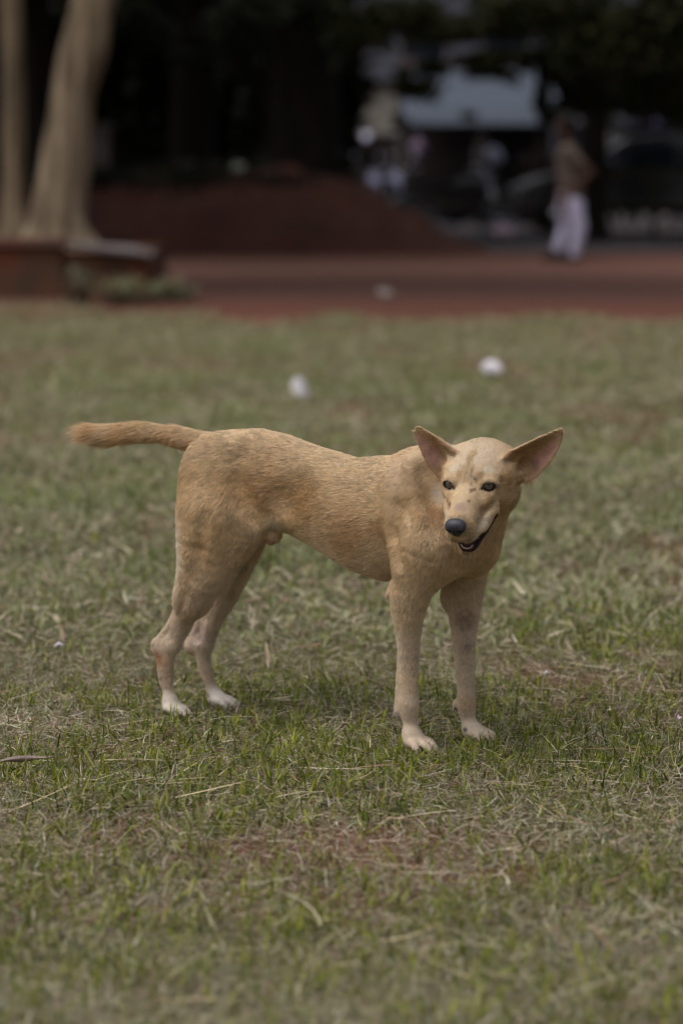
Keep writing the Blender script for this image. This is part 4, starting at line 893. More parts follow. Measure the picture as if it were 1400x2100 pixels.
def build_dog():
    root = empty('dog', (float(at(640, 1490, 4.27)[0]), 4.27, 0.0))
    tag(root, 'tan short haired dog with pricked ears and tail held out, standing on the grass', 'dog')
    org = np.array(root.location)
    hd = [(HO[0] - 0.14, HO[0] + 0.2, 0.0019)]
    xs = graded(-0.52, 0.42, hd, 0.0042)
    ys = graded(3.82, 4.62, [(3.84, 4.06, 0.0021)], 0.0042)
    zs = graded(-0.01, 0.60, [(0.345, 0.565, 0.0019), (0.0, 0.05, 0.003)], 0.0042)
    S = Solid(xs, ys, zs)
    # ---- trunk: axis along U through the middle of the body
    o = np.array((at(430, 1000, 4.42)[0], 4.42, 0.0))
    MT = np.stack((U, L_, ZZ), 1)
    def tz(px, py, t):                                           # height of a silhouette pixel on the body line
        q = o + U * t; return at(px, py, q[1])[2]
    st = []
    # t, top pixel, bottom pixel, half width
    for t, px, ty, by, hw in [(-0.052, 392, 985, 1040, 0.028), (-0.035, 410, 942, 1080, 0.043), (0.0, 440, 898, 1110, 0.062), (0.05, 480, 884, 1110, 0.068),
                              (0.11, 540, 880, 1086, 0.062), (0.17, 610, 893, 1084, 0.057), (0.24, 685, 918, 1120, 0.062),
                              (0.32, 770, 941, 1167, 0.072), (0.38, 830, 936, 1188, 0.073), (0.44, 890, 936, 1188, 0.068), (0.50, 950, 962, 1168, 0.058), (0.54, 985, 1010, 1148, 0.038)]:
        zt, zb = tz(px, ty, t), tz(px, by, t)
        st.append((t, 0.0, (zt + zb) / 2 , hw, (zt - zb) / 2))
    S.loft(o, MT, st, k=0.02)
    P = lambda px, py, Y: at(px, py, Y)
    # spine and rump masses
    S.ell(P(440, 985, 4.36), (0.062, 0.045, 0.085), k=0.03)               # near haunch
    S.ell(P(500, 985, 4.47), (0.062, 0.05, 0.085), k=0.03)                # far haunch
    # ---- near hind leg
    S.ell(P(430, 1075, 4.335), (0.060, 0.038, 0.105), MT @ np.eye(3), k=0.03)
    S.ell(P(480, 1075, 4.325), (0.050, 0.030, 0.060), k=0.03)
    S.chain([(P(438, 1060, 4.335), 0.062), (P(416, 1165, 4.335), 0.046), (P(396, 1225, 4.345), 0.034)], 0.022)
    S.cone(P(497, 1095, 4.32), P(440, 1180, 4.33), 0.021, 0.024, 0.03)     # stifle line
    S.chain([(P(397, 1222, 4.345), 0.032), (P(373, 1275, 4.365), 0.0180), (P(357, 1320, 4.378), 0.0152)], 0.012)
    S.chain([(P(392, 1205, 4.355), 0.012), (P(358, 1266, 4.370), 0.0070), (P(338, 1296, 4.380), 0.0065), (P(322, 1320, 4.388), 0.0080)], 0.004)   # tendon and heel
    S.ell(P(324, 1327, 4.388), (0.0105, 0.011, 0.014), k=0.012)
    S.chain([(P(350, 1322, 4.38), 0.0168), (P(342, 1360, 4.385), 0.0135), (P(345, 1410, 4.39), 0.0110), (P(350, 1442, 4.388), 0.0142)], 0.012)
    S.chain([(P(330, 1330, 4.388), 0.010), (P(336, 1395, 4.393), 0.0085)], 0.010)
    # ---- far hind leg
    S.chain([(P(505, 1050, 4.46), 0.055), (P(488, 1130, 4.455), 0.040), (P(464, 1205, 4.452), 0.028), (P(437, 1270, 4.455), 0.0190), (P(423, 1320, 4.46), 0.0148)], 0.014)
    S.chain([(P(440, 1215, 4.465), 0.016), (P(408, 1280, 4.468), 0.0072), (P(388, 1322, 4.47), 0.0078)], 0.005)
    S.ell(P(391, 1327, 4.468), (0.010, 0.011, 0.0135), k=0.012)
    S.chain([(P(415, 1322, 4.462), 0.0172), (P(420, 1362, 4.462), 0.0128), (P(432, 1405, 4.46), 0.0108), (P(444, 1432, 4.456), 0.0135)], 0.012)
    # ---- near front leg
    S.ell(P(868, 1040, 4.112), (0.052, 0.032, 0.095), k=0.06)            # shoulder blade
    S.ell(P(872, 1130, 4.085), (0.055, 0.040, 0.068), k=0.03)
    S.chain([(P(872, 1120, 4.085), 0.054), (P(852, 1185, 4.088), 0.038), (P(838, 1240, 4.095), 0.0308), (P(837, 1300, 4.10), 0.0214),
             (P(838, 1370, 4.11), 0.0166), (P(838, 1420, 4.11), 0.0155), (P(838, 1446, 4.11), 0.0178), (P(841, 1482, 4.112), 0.0132), (P(846, 1512, 4.108), 0.0150)], 0.014)
    S.chain([(P(818, 1198, 4.11), 0.014), (P(807, 1216, 4.112), 0.0125)], 0.006)   # elbow point
    S.chain([(P(829, 1310, 4.120), 0.010), (P(823, 1380, 4.126), 0.0085), (P(819, 1440, 4.127), 0.0085), (P(816, 1462, 4.125), 0.0080)], 0.008)   # tendon, stopper pad
    # ---- far front leg
    S.chain([(P(948, 1130, 4.20), 0.050), (P(950, 1190, 4.20), 0.038), (P(951, 1235, 4.195), 0.0305), (P(951, 1300, 4.19), 0.0218),
             (P(953, 1370, 4.19), 0.0168), (P(955, 1415, 4.188), 0.0152), (P(955, 1445, 4.188), 0.0170), (P(960, 1476, 4.19), 0.0125), (P(967, 1498, 4.184), 0.0138)], 0.014)
    S.ell(P(921, 1225, 4.21), (0.014, 0.02, 0.022), k=0.014)
    S.cone(P(937, 1440, 4.20), P(934, 1452, 4.20), 0.007, 0.006, 0.006)
    # ---- paws: pad body and four toes each, aimed a little towards the camera
    claws = []
    def paw(c, yaw, sc_=1.0, up=0.0):
        fw = np.array((math.cos(yaw), math.sin(yaw), 0)); sd = np.array((-math.sin(yaw), math.cos(yaw), 0)); c = np.array((c[0], c[1], 0.0))
        q = lambda f, s, z: c + fw * f * sc_ + sd * s * sc_ + ZZ * (z * sc_ + up)
        S.ell(q(0.002, 0, 0.016), np.array((0.021, 0.0150, 0.0140)) * sc_, np.stack((fw, sd, ZZ), 1), k=0.006)
        for s_, f0, ln in [(-0.0185, 0.007, 0.022), (-0.0066, 0.017, 0.027), (0.0066, 0.017, 0.027), (0.0185, 0.007, 0.022)]:
            claws.append((q(f0 + ln + 0.0035, s_ * 1.26, 0.0085), q(f0 + ln + 0.0105, s_ * 1.28, 0.0035)))
            S.chain([(q(f0 - 0.006, s_ * 0.85, 0.021), 0.0070 * sc_), (q(f0 + ln * 0.45, s_ * 1.10, 0.0195), 0.0074 * sc_), (q(f0 + ln * 0.85, s_ * 1.22, 0.0120), 0.0070 * sc_), (q(f0 + ln, s_ * 1.25, 0.0065), 0.0050 * sc_)], 0.0015)
        return q
    paws = []
    YF = -0.70
    gp = P(848, 1512, 4.108); paws.append((paw(gp, YF), 0)); S.cone(P(843, 1508, 4.108), paws[-1][0](0.004, 0, 0.022), 0.0165, 0.017, 0.01)
    gp = P(970, 1500, 4.182); paws.append((paw(gp, -0.45, 0.95), 0)); S.cone(P(965, 1494, 4.184), paws[-1][0](0.004, 0, 0.022), 0.0155, 0.016, 0.01)
    gp = P(350, 1448, 4.385); paws.append((paw(gp, -0.55, 0.9), 0)); S.cone(P(350, 1440, 4.388), paws[-1][0](0.004, 0, 0.02), 0.0142, 0.015, 0.01)
    gp = P(447, 1435, 4.452); paws.append((paw(gp, -0.35, 0.9), 0)); S.cone(P(444, 1430, 4.456), paws[-1][0](0.004, 0, 0.02), 0.0135, 0.0145, 0.01)
    # ---- chest, neck
    S.ell(P(932, 1098, 4.09), (0.060, 0.055, 0.062), k=0.035)
    S.ell(P(972, 1135, 4.14), (0.026, 0.035, 0.034), k=0.025)
    S.chain([(P(890, 1015, 4.17), 0.078), (P(950, 1050, 4.12), 0.068), (P(976, 1010, 4.10), 0.048)], 0.03)
    S.chain([(P(968, 1115, 4.13), 0.044), (P(978, 1060, 4.11), 0.038)], 0.03)
    S.cone(P(855, 960, 4.19), P(900, 958, 4.17), 0.028, 0.03, 0.03)           # withers
    # ---- what shows through the coat: shoulder blade, ribs, the fold of the flank, thigh muscles
    S.dent([(846, 950), (858, 1010), (868, 1070)], 0.012, 0.0045, 0.012, 'add')
    S.dent([(806, 1150), (800, 1095), (808, 1040)], 0.016, 0.0060, 0.014)
    S.dent([(893, 1085), (884, 1020), (880, 965)], 0.018, 0.0045, 0.016)
    S.dent([(940, 1165), (922, 1110), (912, 1060)], 0.016, 0.0050, 0.014)
    S.dent([(560, 1035), (585, 1000)], 0.045, 0.0060, 0.02)
    S.dent([(532, 1060), (505, 1030), (488, 990)], 0.018, 0.0050, 0.016)
    S.dent([(415, 1060), (405, 1130), (392, 1190)], 0.014, 0.0040, 0.014)
    S.dent([(470, 925), (500, 918)], 0.020, 0.0040, 0.016, 'add')
    S.dent([(378, 1215), (366, 1262)], 0.008, 0.0045, 0.006)
    S.dent([(355, 1285), (346, 1312)], 0.007, 0.0045, 0.005)
    S.dent([(418, 1265), (404, 1312)], 0.007, 0.0045, 0.005)
    # ---- tail
    tl = [(430, 912, 4.415, 0.022), (395, 903, 4.425, 0.0180), (350, 892, 4.44, 0.0135), (300, 886, 4.455, 0.0110), (262, 887, 4.465, 0.0100),
          (230, 890, 4.475, 0.0090), (200, 889, 4.48, 0.0075), (186, 885, 4.485, 0.0030)]
    S.chain([(P(a, b, y), r) for a, b, y, r in tl], 0.012)
    # ---- belly sheath
    S.cone(P(560, 1090, 4.335), P(556, 1108, 4.325), 0.016, 0.0095, 0.012)
    # ================= head
    h = hp; E = lambda c, r, k=0.01, op='add', M=None: S.ell(h(*c), r, HM if M is None else M, k, op)
    E((-0.060, 0, -0.014), (0.060, 0.056, 0.040), 0.016)                        # cranium
    E((-0.028, 0.0, 0.000), (0.038, 0.042, 0.024), 0.014)                      # forehead
    for s in (-1, 1):
        E((-0.040, 0.041 * s, -0.030), (0.042, 0.022, 0.034), 0.016)           # cheek
        E((-0.014, 0.031 * s, 0.004), (0.016, 0.015, 0.008), 0.009)            # brow
        E((0.004, 0.028 * s, -0.018), (0.026, 0.015, 0.013), 0.012)            # under the eye
        E((-0.072, 0.040 * s, -0.018), (0.030, 0.019, 0.028), 0.016)
    S.loft(h(0, 0, 0), HM, [(-0.03, 0, -0.022, 0.040, 0.032), (0.0, 0, -0.018, 0.032, 0.0285), (0.022, 0, -0.0225, 0.0275, 0.0285), (0.045, 0, -0.0245, 0.0255, 0.0265),
                            (0.068, 0, -0.0240, 0.0252, 0.0240), (0.084, 0, -0.0235, 0.0222, 0.0210), (0.092, 0, -0.022, 0.0150, 0.0150)], 0.010)
    for s in (-1, 1):                                                            # flews, hanging lowest half way back
        S.chain([(h(0.084, 0.0100 * s, -0.041), 0.0085), (h(0.070, 0.0180 * s, -0.047), 0.0100), (h(0.050, 0.0260 * s, -0.050), 0.0100), (h(0.030, 0.0335 * s, -0.043), 0.0090), (h(0.012, 0.0395 * s, -0.034), 0.0075)], 0.008)
    E((0.090, 0, -0.016), (0.010, 0.0150, 0.0135), 0.006)
    S.cone(h(-0.035, 0.0, -0.050), h(-0.075, 0.006, -0.075), 0.036, 0.046, 0.02)   # throat
    rotY = lambda an: HM @ np.array(((math.cos(an), 0, math.sin(an)), (0, 1, 0), (-math.sin(an), 0, math.cos(an))))
    JM = rotY(R(18.5)); jo = h(-0.004, 0, -0.056)                                  # the lower jaw hangs open
    jp = lambda f, s, t: jo + JM @ np.array((f, s, t))
    S.ell(h(0.062, 0, -0.0665), (0.052, 0.056, 0.0075), rotY(R(10)), 0.004, 'cut')
    S.loft(jo, JM, [(-0.03, 0, -0.010, 0.035, 0.015), (0.0, 0, -0.011, 0.030, 0.0135), (0.03, 0, -0.0105, 0.0265, 0.0115), (0.052, 0, -0.0100, 0.0210, 0.0098),
                    (0.072, 0, -0.0095, 0.0170, 0.0088), (0.081, 0, -0.0095, 0.0100, 0.0060)], 0.006)
    S.ell(jp(0.042, 0, 0.0035), (0.034, 0.0155, 0.0080), JM, 0.003, 'cut')        # floor of the mouth
    for s in (-1, 1):                                                             # lower lips, dark
        S.chain([(jp(0.0770, 0.003 * s, -0.0030), 0.0040), (jp(0.069, 0.0130 * s, -0.0022), 0.0044), (jp(0.046, 0.0235 * s, -0.0008), 0.0052), (jp(0.026, 0.0330 * s, 0.005), 0.0056), (jp(0.016, 0.0385 * s, 0.0115), 0.0050), (jp(0.012, 0.0405 * s, 0.015), 0.0042)], 0.003)
        S.chain([(h(0.040, 0.0330 * s, -0.039), 0.0045), (h(0.026, 0.0395 * s, -0.037), 0.0046), (h(0.014, 0.0435 * s, -0.042), 0.0042), (h(0.013, 0.0430 * s, -0.053), 0.0036)], 0.005)   # corner fold
    eyes = {}
    for s in (-1, 1):                                                             # eye openings
        lk = unit(HF + HS * 0.42 * s + HT * 0.10); base_ = h(-0.03, 0.0325 * s - 0.013 * s, -0.003)
        q_ = np.array([base_ + lk * v for v in np.linspace(0, 0.06, 121)])
        ix = [np.clip(np.searchsorted(a, q_[:, i]), 0, len(a) - 1) for i, a in enumerate(S.ax)]
        dd = S.D[ix[0], ix[1], ix[2]]; hit = int(np.argmax(dd > 0)); sp_ = q_[hit]
        sd_ = unit(HS - lk * (HS @ lk)); up_ = np.cross(lk, sd_); up_ = up_ if up_ @ HT > 0 else -up_
        an = R(-10) * s; sd2, up2 = sd_ * math.cos(an) + up_ * math.sin(an), up_ * math.cos(an) - sd_ * math.sin(an)
        EM = np.stack((lk, sd2, up2), 1); eyes[s] = (sp_, EM)
        S.ell(sp_ - lk * 0.004, (0.0115, 0.0160, 0.0120), EM, 0.006)                            # lids swell round the eyeball
        S.ell(sp_ + lk * 0.009, (0.015, 0.0116, 0.0086), EM, 0.002, 'cut')
    ears = []
    # ears: axis base to tip, then the direction across, cup open towards nm
    for s, tip, base, crs, prof in (
            (1, (-0.052, 0.154, 0.074), (-0.055, 0.066, -0.009), (0.05, 0.62, -0.78), [(0, -0.001, 0.031, 0.016), (0.2, -0.001, 0.032, 0.015), (0.45, 0.0015, 0.0270, 0.012), (0.7, 0.002, 0.0195, 0.008), (0.88, 0.001, 0.0115, 0.004), (0.96, 0, 0.0065, 0.001), (1, -0.001, 0.0035, 0.0)]),
            (-1, (-0.060, -0.106, 0.060), (-0.052, -0.049, 0.000), (0.10, -0.75, -0.66), [(0, 0.002, 0.032, 0.017), (0.2, 0.002, 0.031, 0.016), (0.45, 0.001, 0.0255, 0.012), (0.7, 0, 0.0185, 0.008), (0.88, 0, 0.0125, 0.003), (1, 0, 0.0085, 0.001)])):
        b_ = h(*base); t_ = h(*tip); ax = unit(t_ - b_); L = np.linalg.norm(t_ - b_)
        c_ = HM @ np.array(crs); wd = unit(c_ - ax * (c_ @ ax)); nm = np.cross(ax, wd)
        if nm @ HF < 0: nm = -nm
        b0 = b_ - nm * 0.010
        S.ear(b0, ax, wd, nm, L, prof, 0.0018, 0.007)
        S.cone(b_ - nm * 0.008 - ax * 0.014, b_ - nm * 0.010 + ax * 0.010, 0.022, 0.017, 0.012)
        S.ell(b_ + ax * 0.024 + nm * 0.006 + wd * 0.004, (0.022, 0.015, 0.015), np.stack((ax, wd, nm), 1), 0.006, 'cut')
        ears.append((b0, ax, wd, nm, L, np.array(prof)))
        if s < 0:                                                                 # the torn tip
            tp = b0 + ax * L; S.cone(tp + ax * 0.004 + wd * 0.002 - nm * 0.004, tp - ax * 0.007 + wd * 0.0035 + nm * 0.006, 0.0030, 0.0012, 0.001, 'cut')
    V, Q = S.skin(2)
    # keep only the largest piece
    N = vnormals(V, Q)
    return root, org, V, Q, N, S, dict(h=h, jp=jp, P=P, JM=JM, ears=ears, eyes=eyes, claws=claws)

def dog_flow(Pt):
    """direction the coat lies in at points Pt, length and lift of the hairs there"""
    P = at
    G = []                                                    # (centre, direction, reach)
    def g(px, py, Y, dx, dy, r=0.06, dd=0.0): G.append((P(px, py, Y), unit((dx, dd, -dy)), r))
    for px, py, Y in [(850, 960, 4.17), (780, 990, 4.2), (700, 1000, 4.24), (620, 980, 4.29), (540, 960, 4.33), (480, 940, 4.36)]: g(px, py, Y, -1, 0.12, 0.06, 0.5)
    for px, py, Y in [(800, 1100, 4.12), (720, 1090, 4.19), (650, 1050, 4.24), (580, 1030, 4.29)]: g(px, py, Y, -0.95, 0.28, 0.06, 0.5)
    g(560, 1070, 4.3, 0.1, 1, 0.035); g(520, 1060, 4.3, -0.3, 1, 0.03)
    g(420, 960, 4.38, -0.8, 0.7, 0.05); g(450, 1040, 4.33, -0.6, 0.9, 0.06); g(430, 1120, 4.32, -0.45, 1, 0.06); g(370, 1120, 4.36, -0.6, 1, 0.05); g(490, 1120, 4.33, -0.6, 1, 0.05)
    g(390, 1220, 4.34, -0.35, 1, 0.06); g(345, 1300, 4.38, -0.2, 1, 0.05); g(345, 1400, 4.39, 0.1, 1, 0.06); g(460, 1220, 4.45, -0.35, 1, 0.06); g(420, 1380, 4.46, 0.15, 1, 0.06)
    g(870, 1080, 4.07, -0.45, 0.9, 0.06); g(900, 1130, 4.04, -0.3, 1, 0.05); g(840, 1180, 4.08, -0.35, 1, 0.06); g(835, 1300, 4.1, -0.1, 1, 0.07); g(838, 1430, 4.1, 0.0, 1, 0.07)
    g(950, 1200, 4.17, -0.1, 1, 0.05); g(952, 1320, 4.17, 0, 1, 0.07); g(956, 1440, 4.17, 0.05, 1, 0.07)
    g(960, 1130, 4.05, 0.1, 1, 0.05, -0.2); g(910, 1040, 4.1, -0.5, 0.9, 0.05, 0.3); g(1010, 1110, 4.1, 0.1, 1, 0.05)
    g(900, 970, 4.12, -0.9, 0.35, 0.05, 0.4)
    for px, py, Y in [(400, 904, 4.42), (340, 893, 4.44), (280, 889, 4.46), (220, 896, 4.475), (180, 890, 4.485)]: g(px, py, Y, -1, 0.22, 0.03, 0.15)
    for f, s, t, d, r in [(0.07, 0, 0, (-1, 0, 0), 0.03), (0.03, 0, 0, (-1, 0, 0.2), 0.025), (0, 0, 0.01, (-1, 0, 0.4), 0.025), (-0.05, 0, 0.05, (-1, 0, 0), 0.04),
                          (0.0, 0.04, -0.02, (-1, 0.2, -0.1), 0.03), (0.0, -0.04, -0.02, (-1, -0.2, -0.1), 0.03), (-0.05, 0.05, -0.03, (-0.8, 0.1, -0.6), 0.03), (-0.05, -0.05, -0.03, (-0.8, -0.1, -0.6), 0.03),
                          (0.05, 0.02, -0.02, (-1, 0.2, -0.25), 0.02), (0.05, -0.02, -0.02, (-1, -0.2, -0.25), 0.02), (0.06, 0, -0.05, (-1, 0, -0.2), 0.025),
                          (-0.055, 0.11, 0.045, (0, 0.9, 0.45), 0.035), (-0.055, 0.07, 0.03, (0, 0.9, 0.4), 0.025), (-0.055, -0.085, 0.045, (0, -0.8, 0.55), 0.03), (-0.055, -0.06, 0.03, (0, -0.8, 0.5), 0.02)]:
        G.append((hp(f, s, t), unit(HM @ np.array(d, float)), r))
    acc = np.zeros_like(Pt, dtype=float)
    for c, d, r in G:
        q = ((Pt - c) ** 2).sum(1) / (r * r)
        acc += np.exp(-np.minimum(q, 60))[:, None] * d + (1e-4 / (1 + q))[:, None] * d
    return acc / np.maximum(np.linalg.norm(acc, axis=1), 1e-9)[:, None]

def sig(x): return 1 / (1 + np.exp(-np.clip(x, -40, 40)))
def dog_color(Pt, N, eyes):
    """coat colour by place on the body"""
    P = at
    lin = lambda r, g, b: np.array([(v / 255) ** 2.2 for v in (r, g, b)])
    base = lin(196, 158, 112)
    col = np.tile(base, (len(Pt), 1))
    def blob(c, r, rgb, wt=1.0, M=None):
        nonlocal col
        q = Pt - np.asarray(c)
        if M is not None: q = q @ M
        d = np.sqrt(((q / np.asarray(r, float)) ** 2).sum(1))
        w_ = np.clip(1.25 - d, 0, 1); w_ = (w_ * w_ * (3 - 2 * w_) * wt)[:, None]
        col = col * (1 - w_) + lin(*rgb) * w_
    # back paler, flank deeper ochre
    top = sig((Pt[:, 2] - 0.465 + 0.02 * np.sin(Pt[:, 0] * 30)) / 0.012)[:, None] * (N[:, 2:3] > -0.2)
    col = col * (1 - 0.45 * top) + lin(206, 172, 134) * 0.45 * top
    low = sig((0.27 - Pt[:, 2]) / 0.035)[:, None]; col = col * (1 - 0.78 * low) + lin(216, 188, 164) * 0.78 * low
    for px, py, Y, r, c, wt in [(540, 990, 4.29, 0.065, (172, 126, 74), 0.6), (640, 1030, 4.24, 0.055, (168, 122, 68), 0.75), (470, 1000, 4.33, 0.05, (182, 138, 86), 0.5), (690, 960, 4.24, 0.045, (214, 178, 132), 0.7),
                                (430, 1130, 4.32, 0.055, (180, 136, 86), 0.5), (450, 1080, 4.32, 0.05, (188, 146, 92), 0.5), (375, 1180, 4.33, 0.045, (182, 138, 90), 0.4), (720, 1100, 4.17, 0.055, (168, 122, 74), 0.7), (790, 1085, 4.13, 0.03, (152, 104, 60), 0.6),
                                (760, 1160, 4.13, 0.05, (188, 158, 122), 0.6), (830, 1020, 4.12, 0.035, (206, 170, 130), 0.6), (850, 960, 4.12, 0.05, (208, 172, 138), 0.6),
                                (895, 1050, 4.06, 0.032, (168, 118, 72), 0.7), (880, 1130, 4.04, 0.05, (202, 166, 126), 0.6), (905, 960, 4.1, 0.03, (196, 158, 118), 0.5),
                                (840, 1250, 4.07, 0.06, (206, 172, 130), 0.6), (838, 1400, 4.09, 0.03, (200, 162, 122), 0.5), (838, 1510, 4.09, 0.04, (214, 184, 156), 0.8),
                                (807, 1222, 4.11, 0.014, (190, 128, 104), 0.9), (955, 1270, 4.16, 0.028, (164, 128, 106), 0.75), (958, 1330, 4.16, 0.02, (168, 130, 108), 0.5), (955, 1440, 4.17, 0.02, (186, 142, 94), 0.6), (966, 1500, 4.16, 0.035, (216, 188, 162), 0.8),
                                (395, 1250, 4.33, 0.04, (190, 152, 118), 0.6), (325, 1350, 4.38, 0.022, (184, 124, 74), 0.8), (350, 1390, 4.38, 0.03, (198, 160, 124), 0.5), (352, 1455, 4.37, 0.04, (220, 200, 184), 0.9),
                                (410, 1300, 4.45, 0.03, (178, 150, 136), 0.8), (430, 1400, 4.45, 0.03, (186, 150, 124), 0.6), (450, 1440, 4.44, 0.04, (224, 206, 194), 0.9),
                                (556, 1108, 4.32, 0.014, (168, 116, 96), 0.9), (560, 1076, 4.29, 0.022, (220, 200, 172), 0.8), (520, 1085, 4.31, 0.016, (206, 184, 148), 0.6),
                                (355, 905, 4.43, 0.03, (196, 146, 92), 0.7), (270, 900, 4.45, 0.035, (196, 146, 90), 0.7), (205, 888, 4.47, 0.012, (184, 128, 72), 0.7), (185, 895, 4.47, 0.03, (206, 160, 106), 0.6), (300, 880, 4.45, 0.02, (200, 160, 108), 0.6),
                                (400, 930, 4.40, 0.028, (184, 128, 74), 0.7)]:
        blob(P(px, py, Y), (r, r, r), c, wt)
    # pale edge of the thigh
    blob(P(358, 1120, 4.355), (0.028, 0.08, 0.085), (240, 220, 196), 0.95); blob(P(815, 985, 4.13), (0.020, 0.06, 0.045), (226, 192, 156), 0.65); blob(P(806, 1030, 4.12), (0.016, 0.06, 0.03), (220, 184, 146), 0.55); blob(P(903, 1010, 4.06), (0.014, 0.05, 0.022), (234, 208, 184), 0.9)
    # head, in its own frame
    H = (Pt - HO) @ HM; f, s, t = H[:, 0], H[:, 1], H[:, 2]
    inhead = (np.abs(s) < 0.06) & (f > -0.13) & (f < 0.12) & (t > -0.09) & (t < 0.07)
    def hb(c, r, rgb, wt=1.0): blob(hp(*c), r, rgb, wt, HM)
    hb((-0.05, 0, 0.025), (0.06, 0.06, 0.045), (228, 198, 166), 0.9)
    hb((0.01, 0.0, -0.005), (0.04, 0.03, 0.02), (220, 188, 148), 0.75)
    hb((0.06, 0, -0.02), (0.04, 0.026, 0.025), (216, 184, 152), 0.8)
    hb((0.060, 0.0, 0.0), (0.014, 0.014, 0.014), (168, 132, 112), 0.8)
    hb((-0.035, -0.004, 0.03), (0.034, 0.009, 0.02), (160, 126, 70), 0.75)
    hb((-0.012, -0.004, 0.012), (0.018, 0.013, 0.016), (158, 124, 68), 0.75)
    hb((-0.012, 0.005, 0.012), (0.016, 0.0038, 0.014), (120, 76, 42), 0.85)
    hb((-0.070, -0.001, 0.045), (0.035, 0.0035, 0.02), (188, 142, 104), 0.7)
    for sg in (-1, 1):
        hb((-0.002, 0.018 * sg, 0.010), (0.010, 0.008, 0.011), (166, 122, 70), 0.7)
        hb((-0.014, 0.033 * sg, 0.018), (0.008, 0.014, 0.0065), (244, 222, 194), 0.9)
        hb((0.020, 0.030 * sg, -0.016), (0.012, 0.013, 0.009), (158, 114, 60), 0.8)
        hb((-0.018, 0.050 * sg, -0.012), (0.022, 0.016, 0.022), (164, 120, 70), 0.8); hb((-0.05, 0.056 * sg, -0.02), (0.03, 0.02, 0.03), (186, 146, 100), 0.7)
        hb((0.040, 0.026 * sg, -0.022), (0.009, 0.008, 0.008), (168, 116, 88), 0.7); hb((0.004, 0.004 * sg, 0.002), (0.010, 0.006, 0.012), (176, 134, 84), 0.6)
        hb((0.048, 0.030 * sg, -0.040), (0.026, 0.016, 0.013), (222, 196, 170), 0.7)
        hb((0.072, 0.018 * sg, -0.040), (0.016, 0.012, 0.010), (204, 178, 160), 0.7)
        hb((0.088, 0.010 * sg, -0.040), (0.008, 0.009, 0.007), (92, 76, 74), 0.8)
        hb((0.012, 0.036 * sg, -0.034), (0.016, 0.01, 0.008), (222, 196, 172), 0.8)
    hb((0.092, 0.0, -0.012), (0.010, 0.016, 0.013), (60, 52, 54), 0.9)
    for c in [(0.024, 0.009, 0.004), (0.020, 0.013, 0.003), (0.012, 0.006, 0.006), (0.030, 0.036, -0.012), (0.045, 0.010, 0.0), (0.005, 0.012, 0.011)]:
        hb(c, (0.0042, 0.0032, 0.004), (116, 70, 42), 0.95)
    for px, py, Y, r, c in [(435, 984, 4.31, 0.004, (84, 78, 88)), (328, 1391, 4.38, 0.0035, (56, 46, 48)), (947, 1288, 4.165, 0.0025, (110, 90, 88)), (962, 1282, 4.165, 0.0025, (110, 90, 88)), (958, 1350, 4.165, 0.003, (80, 62, 66)), (964, 1228, 4.15, 0.0035, (80, 62, 60)), (808, 1216, 4.10, 0.0025, (90, 60, 50)),
                            (934, 1452, 4.19, 0.006, (60, 52, 54)), (812, 1464, 4.115, 0.006, (128, 112, 112)), (338, 1462, 4.375, 0.009, (70, 58, 60)), (424, 1428, 4.445, 0.006, (96, 92, 100)), (953, 1497, 4.17, 0.005, (84, 72, 78)), (960, 1325, 4.16, 0.010, (152, 128, 120))]:
        blob(P(px, py, Y), (r, r * 2.5, r), c, 0.9)
    # rims of the eyes
    dark = lin(52, 42, 40)
    for sg in (-1, 1):
        sp_, EM = eyes[sg]; q = (Pt - sp_) @ EM
        d = np.sqrt((q[:, 0] / 0.02) ** 2 + (q[:, 1] / 0.0124) ** 2 + (q[:, 2] / 0.0088) ** 2)
        w_ = (sig((1.02 - d) / 0.05) * inhead)[:, None]; col = col * (1 - w_) + dark * w_
        q2 = q - np.array((0, -0.0115 * sg, -0.0032)); d = np.sqrt((q2[:, 0] / 0.012) ** 2 + (q2[:, 1] / 0.0045) ** 2 + (q2[:, 2] / 0.0026) ** 2)
        w_ = (sig((1.0 - d) / 0.12) * inhead)[:, None]; col = col * (1 - w_) + dark * w_
    g_ = col @ np.array((0.3, 0.6, 0.1)); col = col * 0.88 + g_[:, None] * 0.12; col = col * np.array((1.06, 1.09, 1.04)); m0 = lin(188, 150, 106) * 1.06; col = (m0 + (col - m0) * 1.05) * np.array((1.03, 1.07, 1.14))
    return np.clip(col, 0.006, 1)

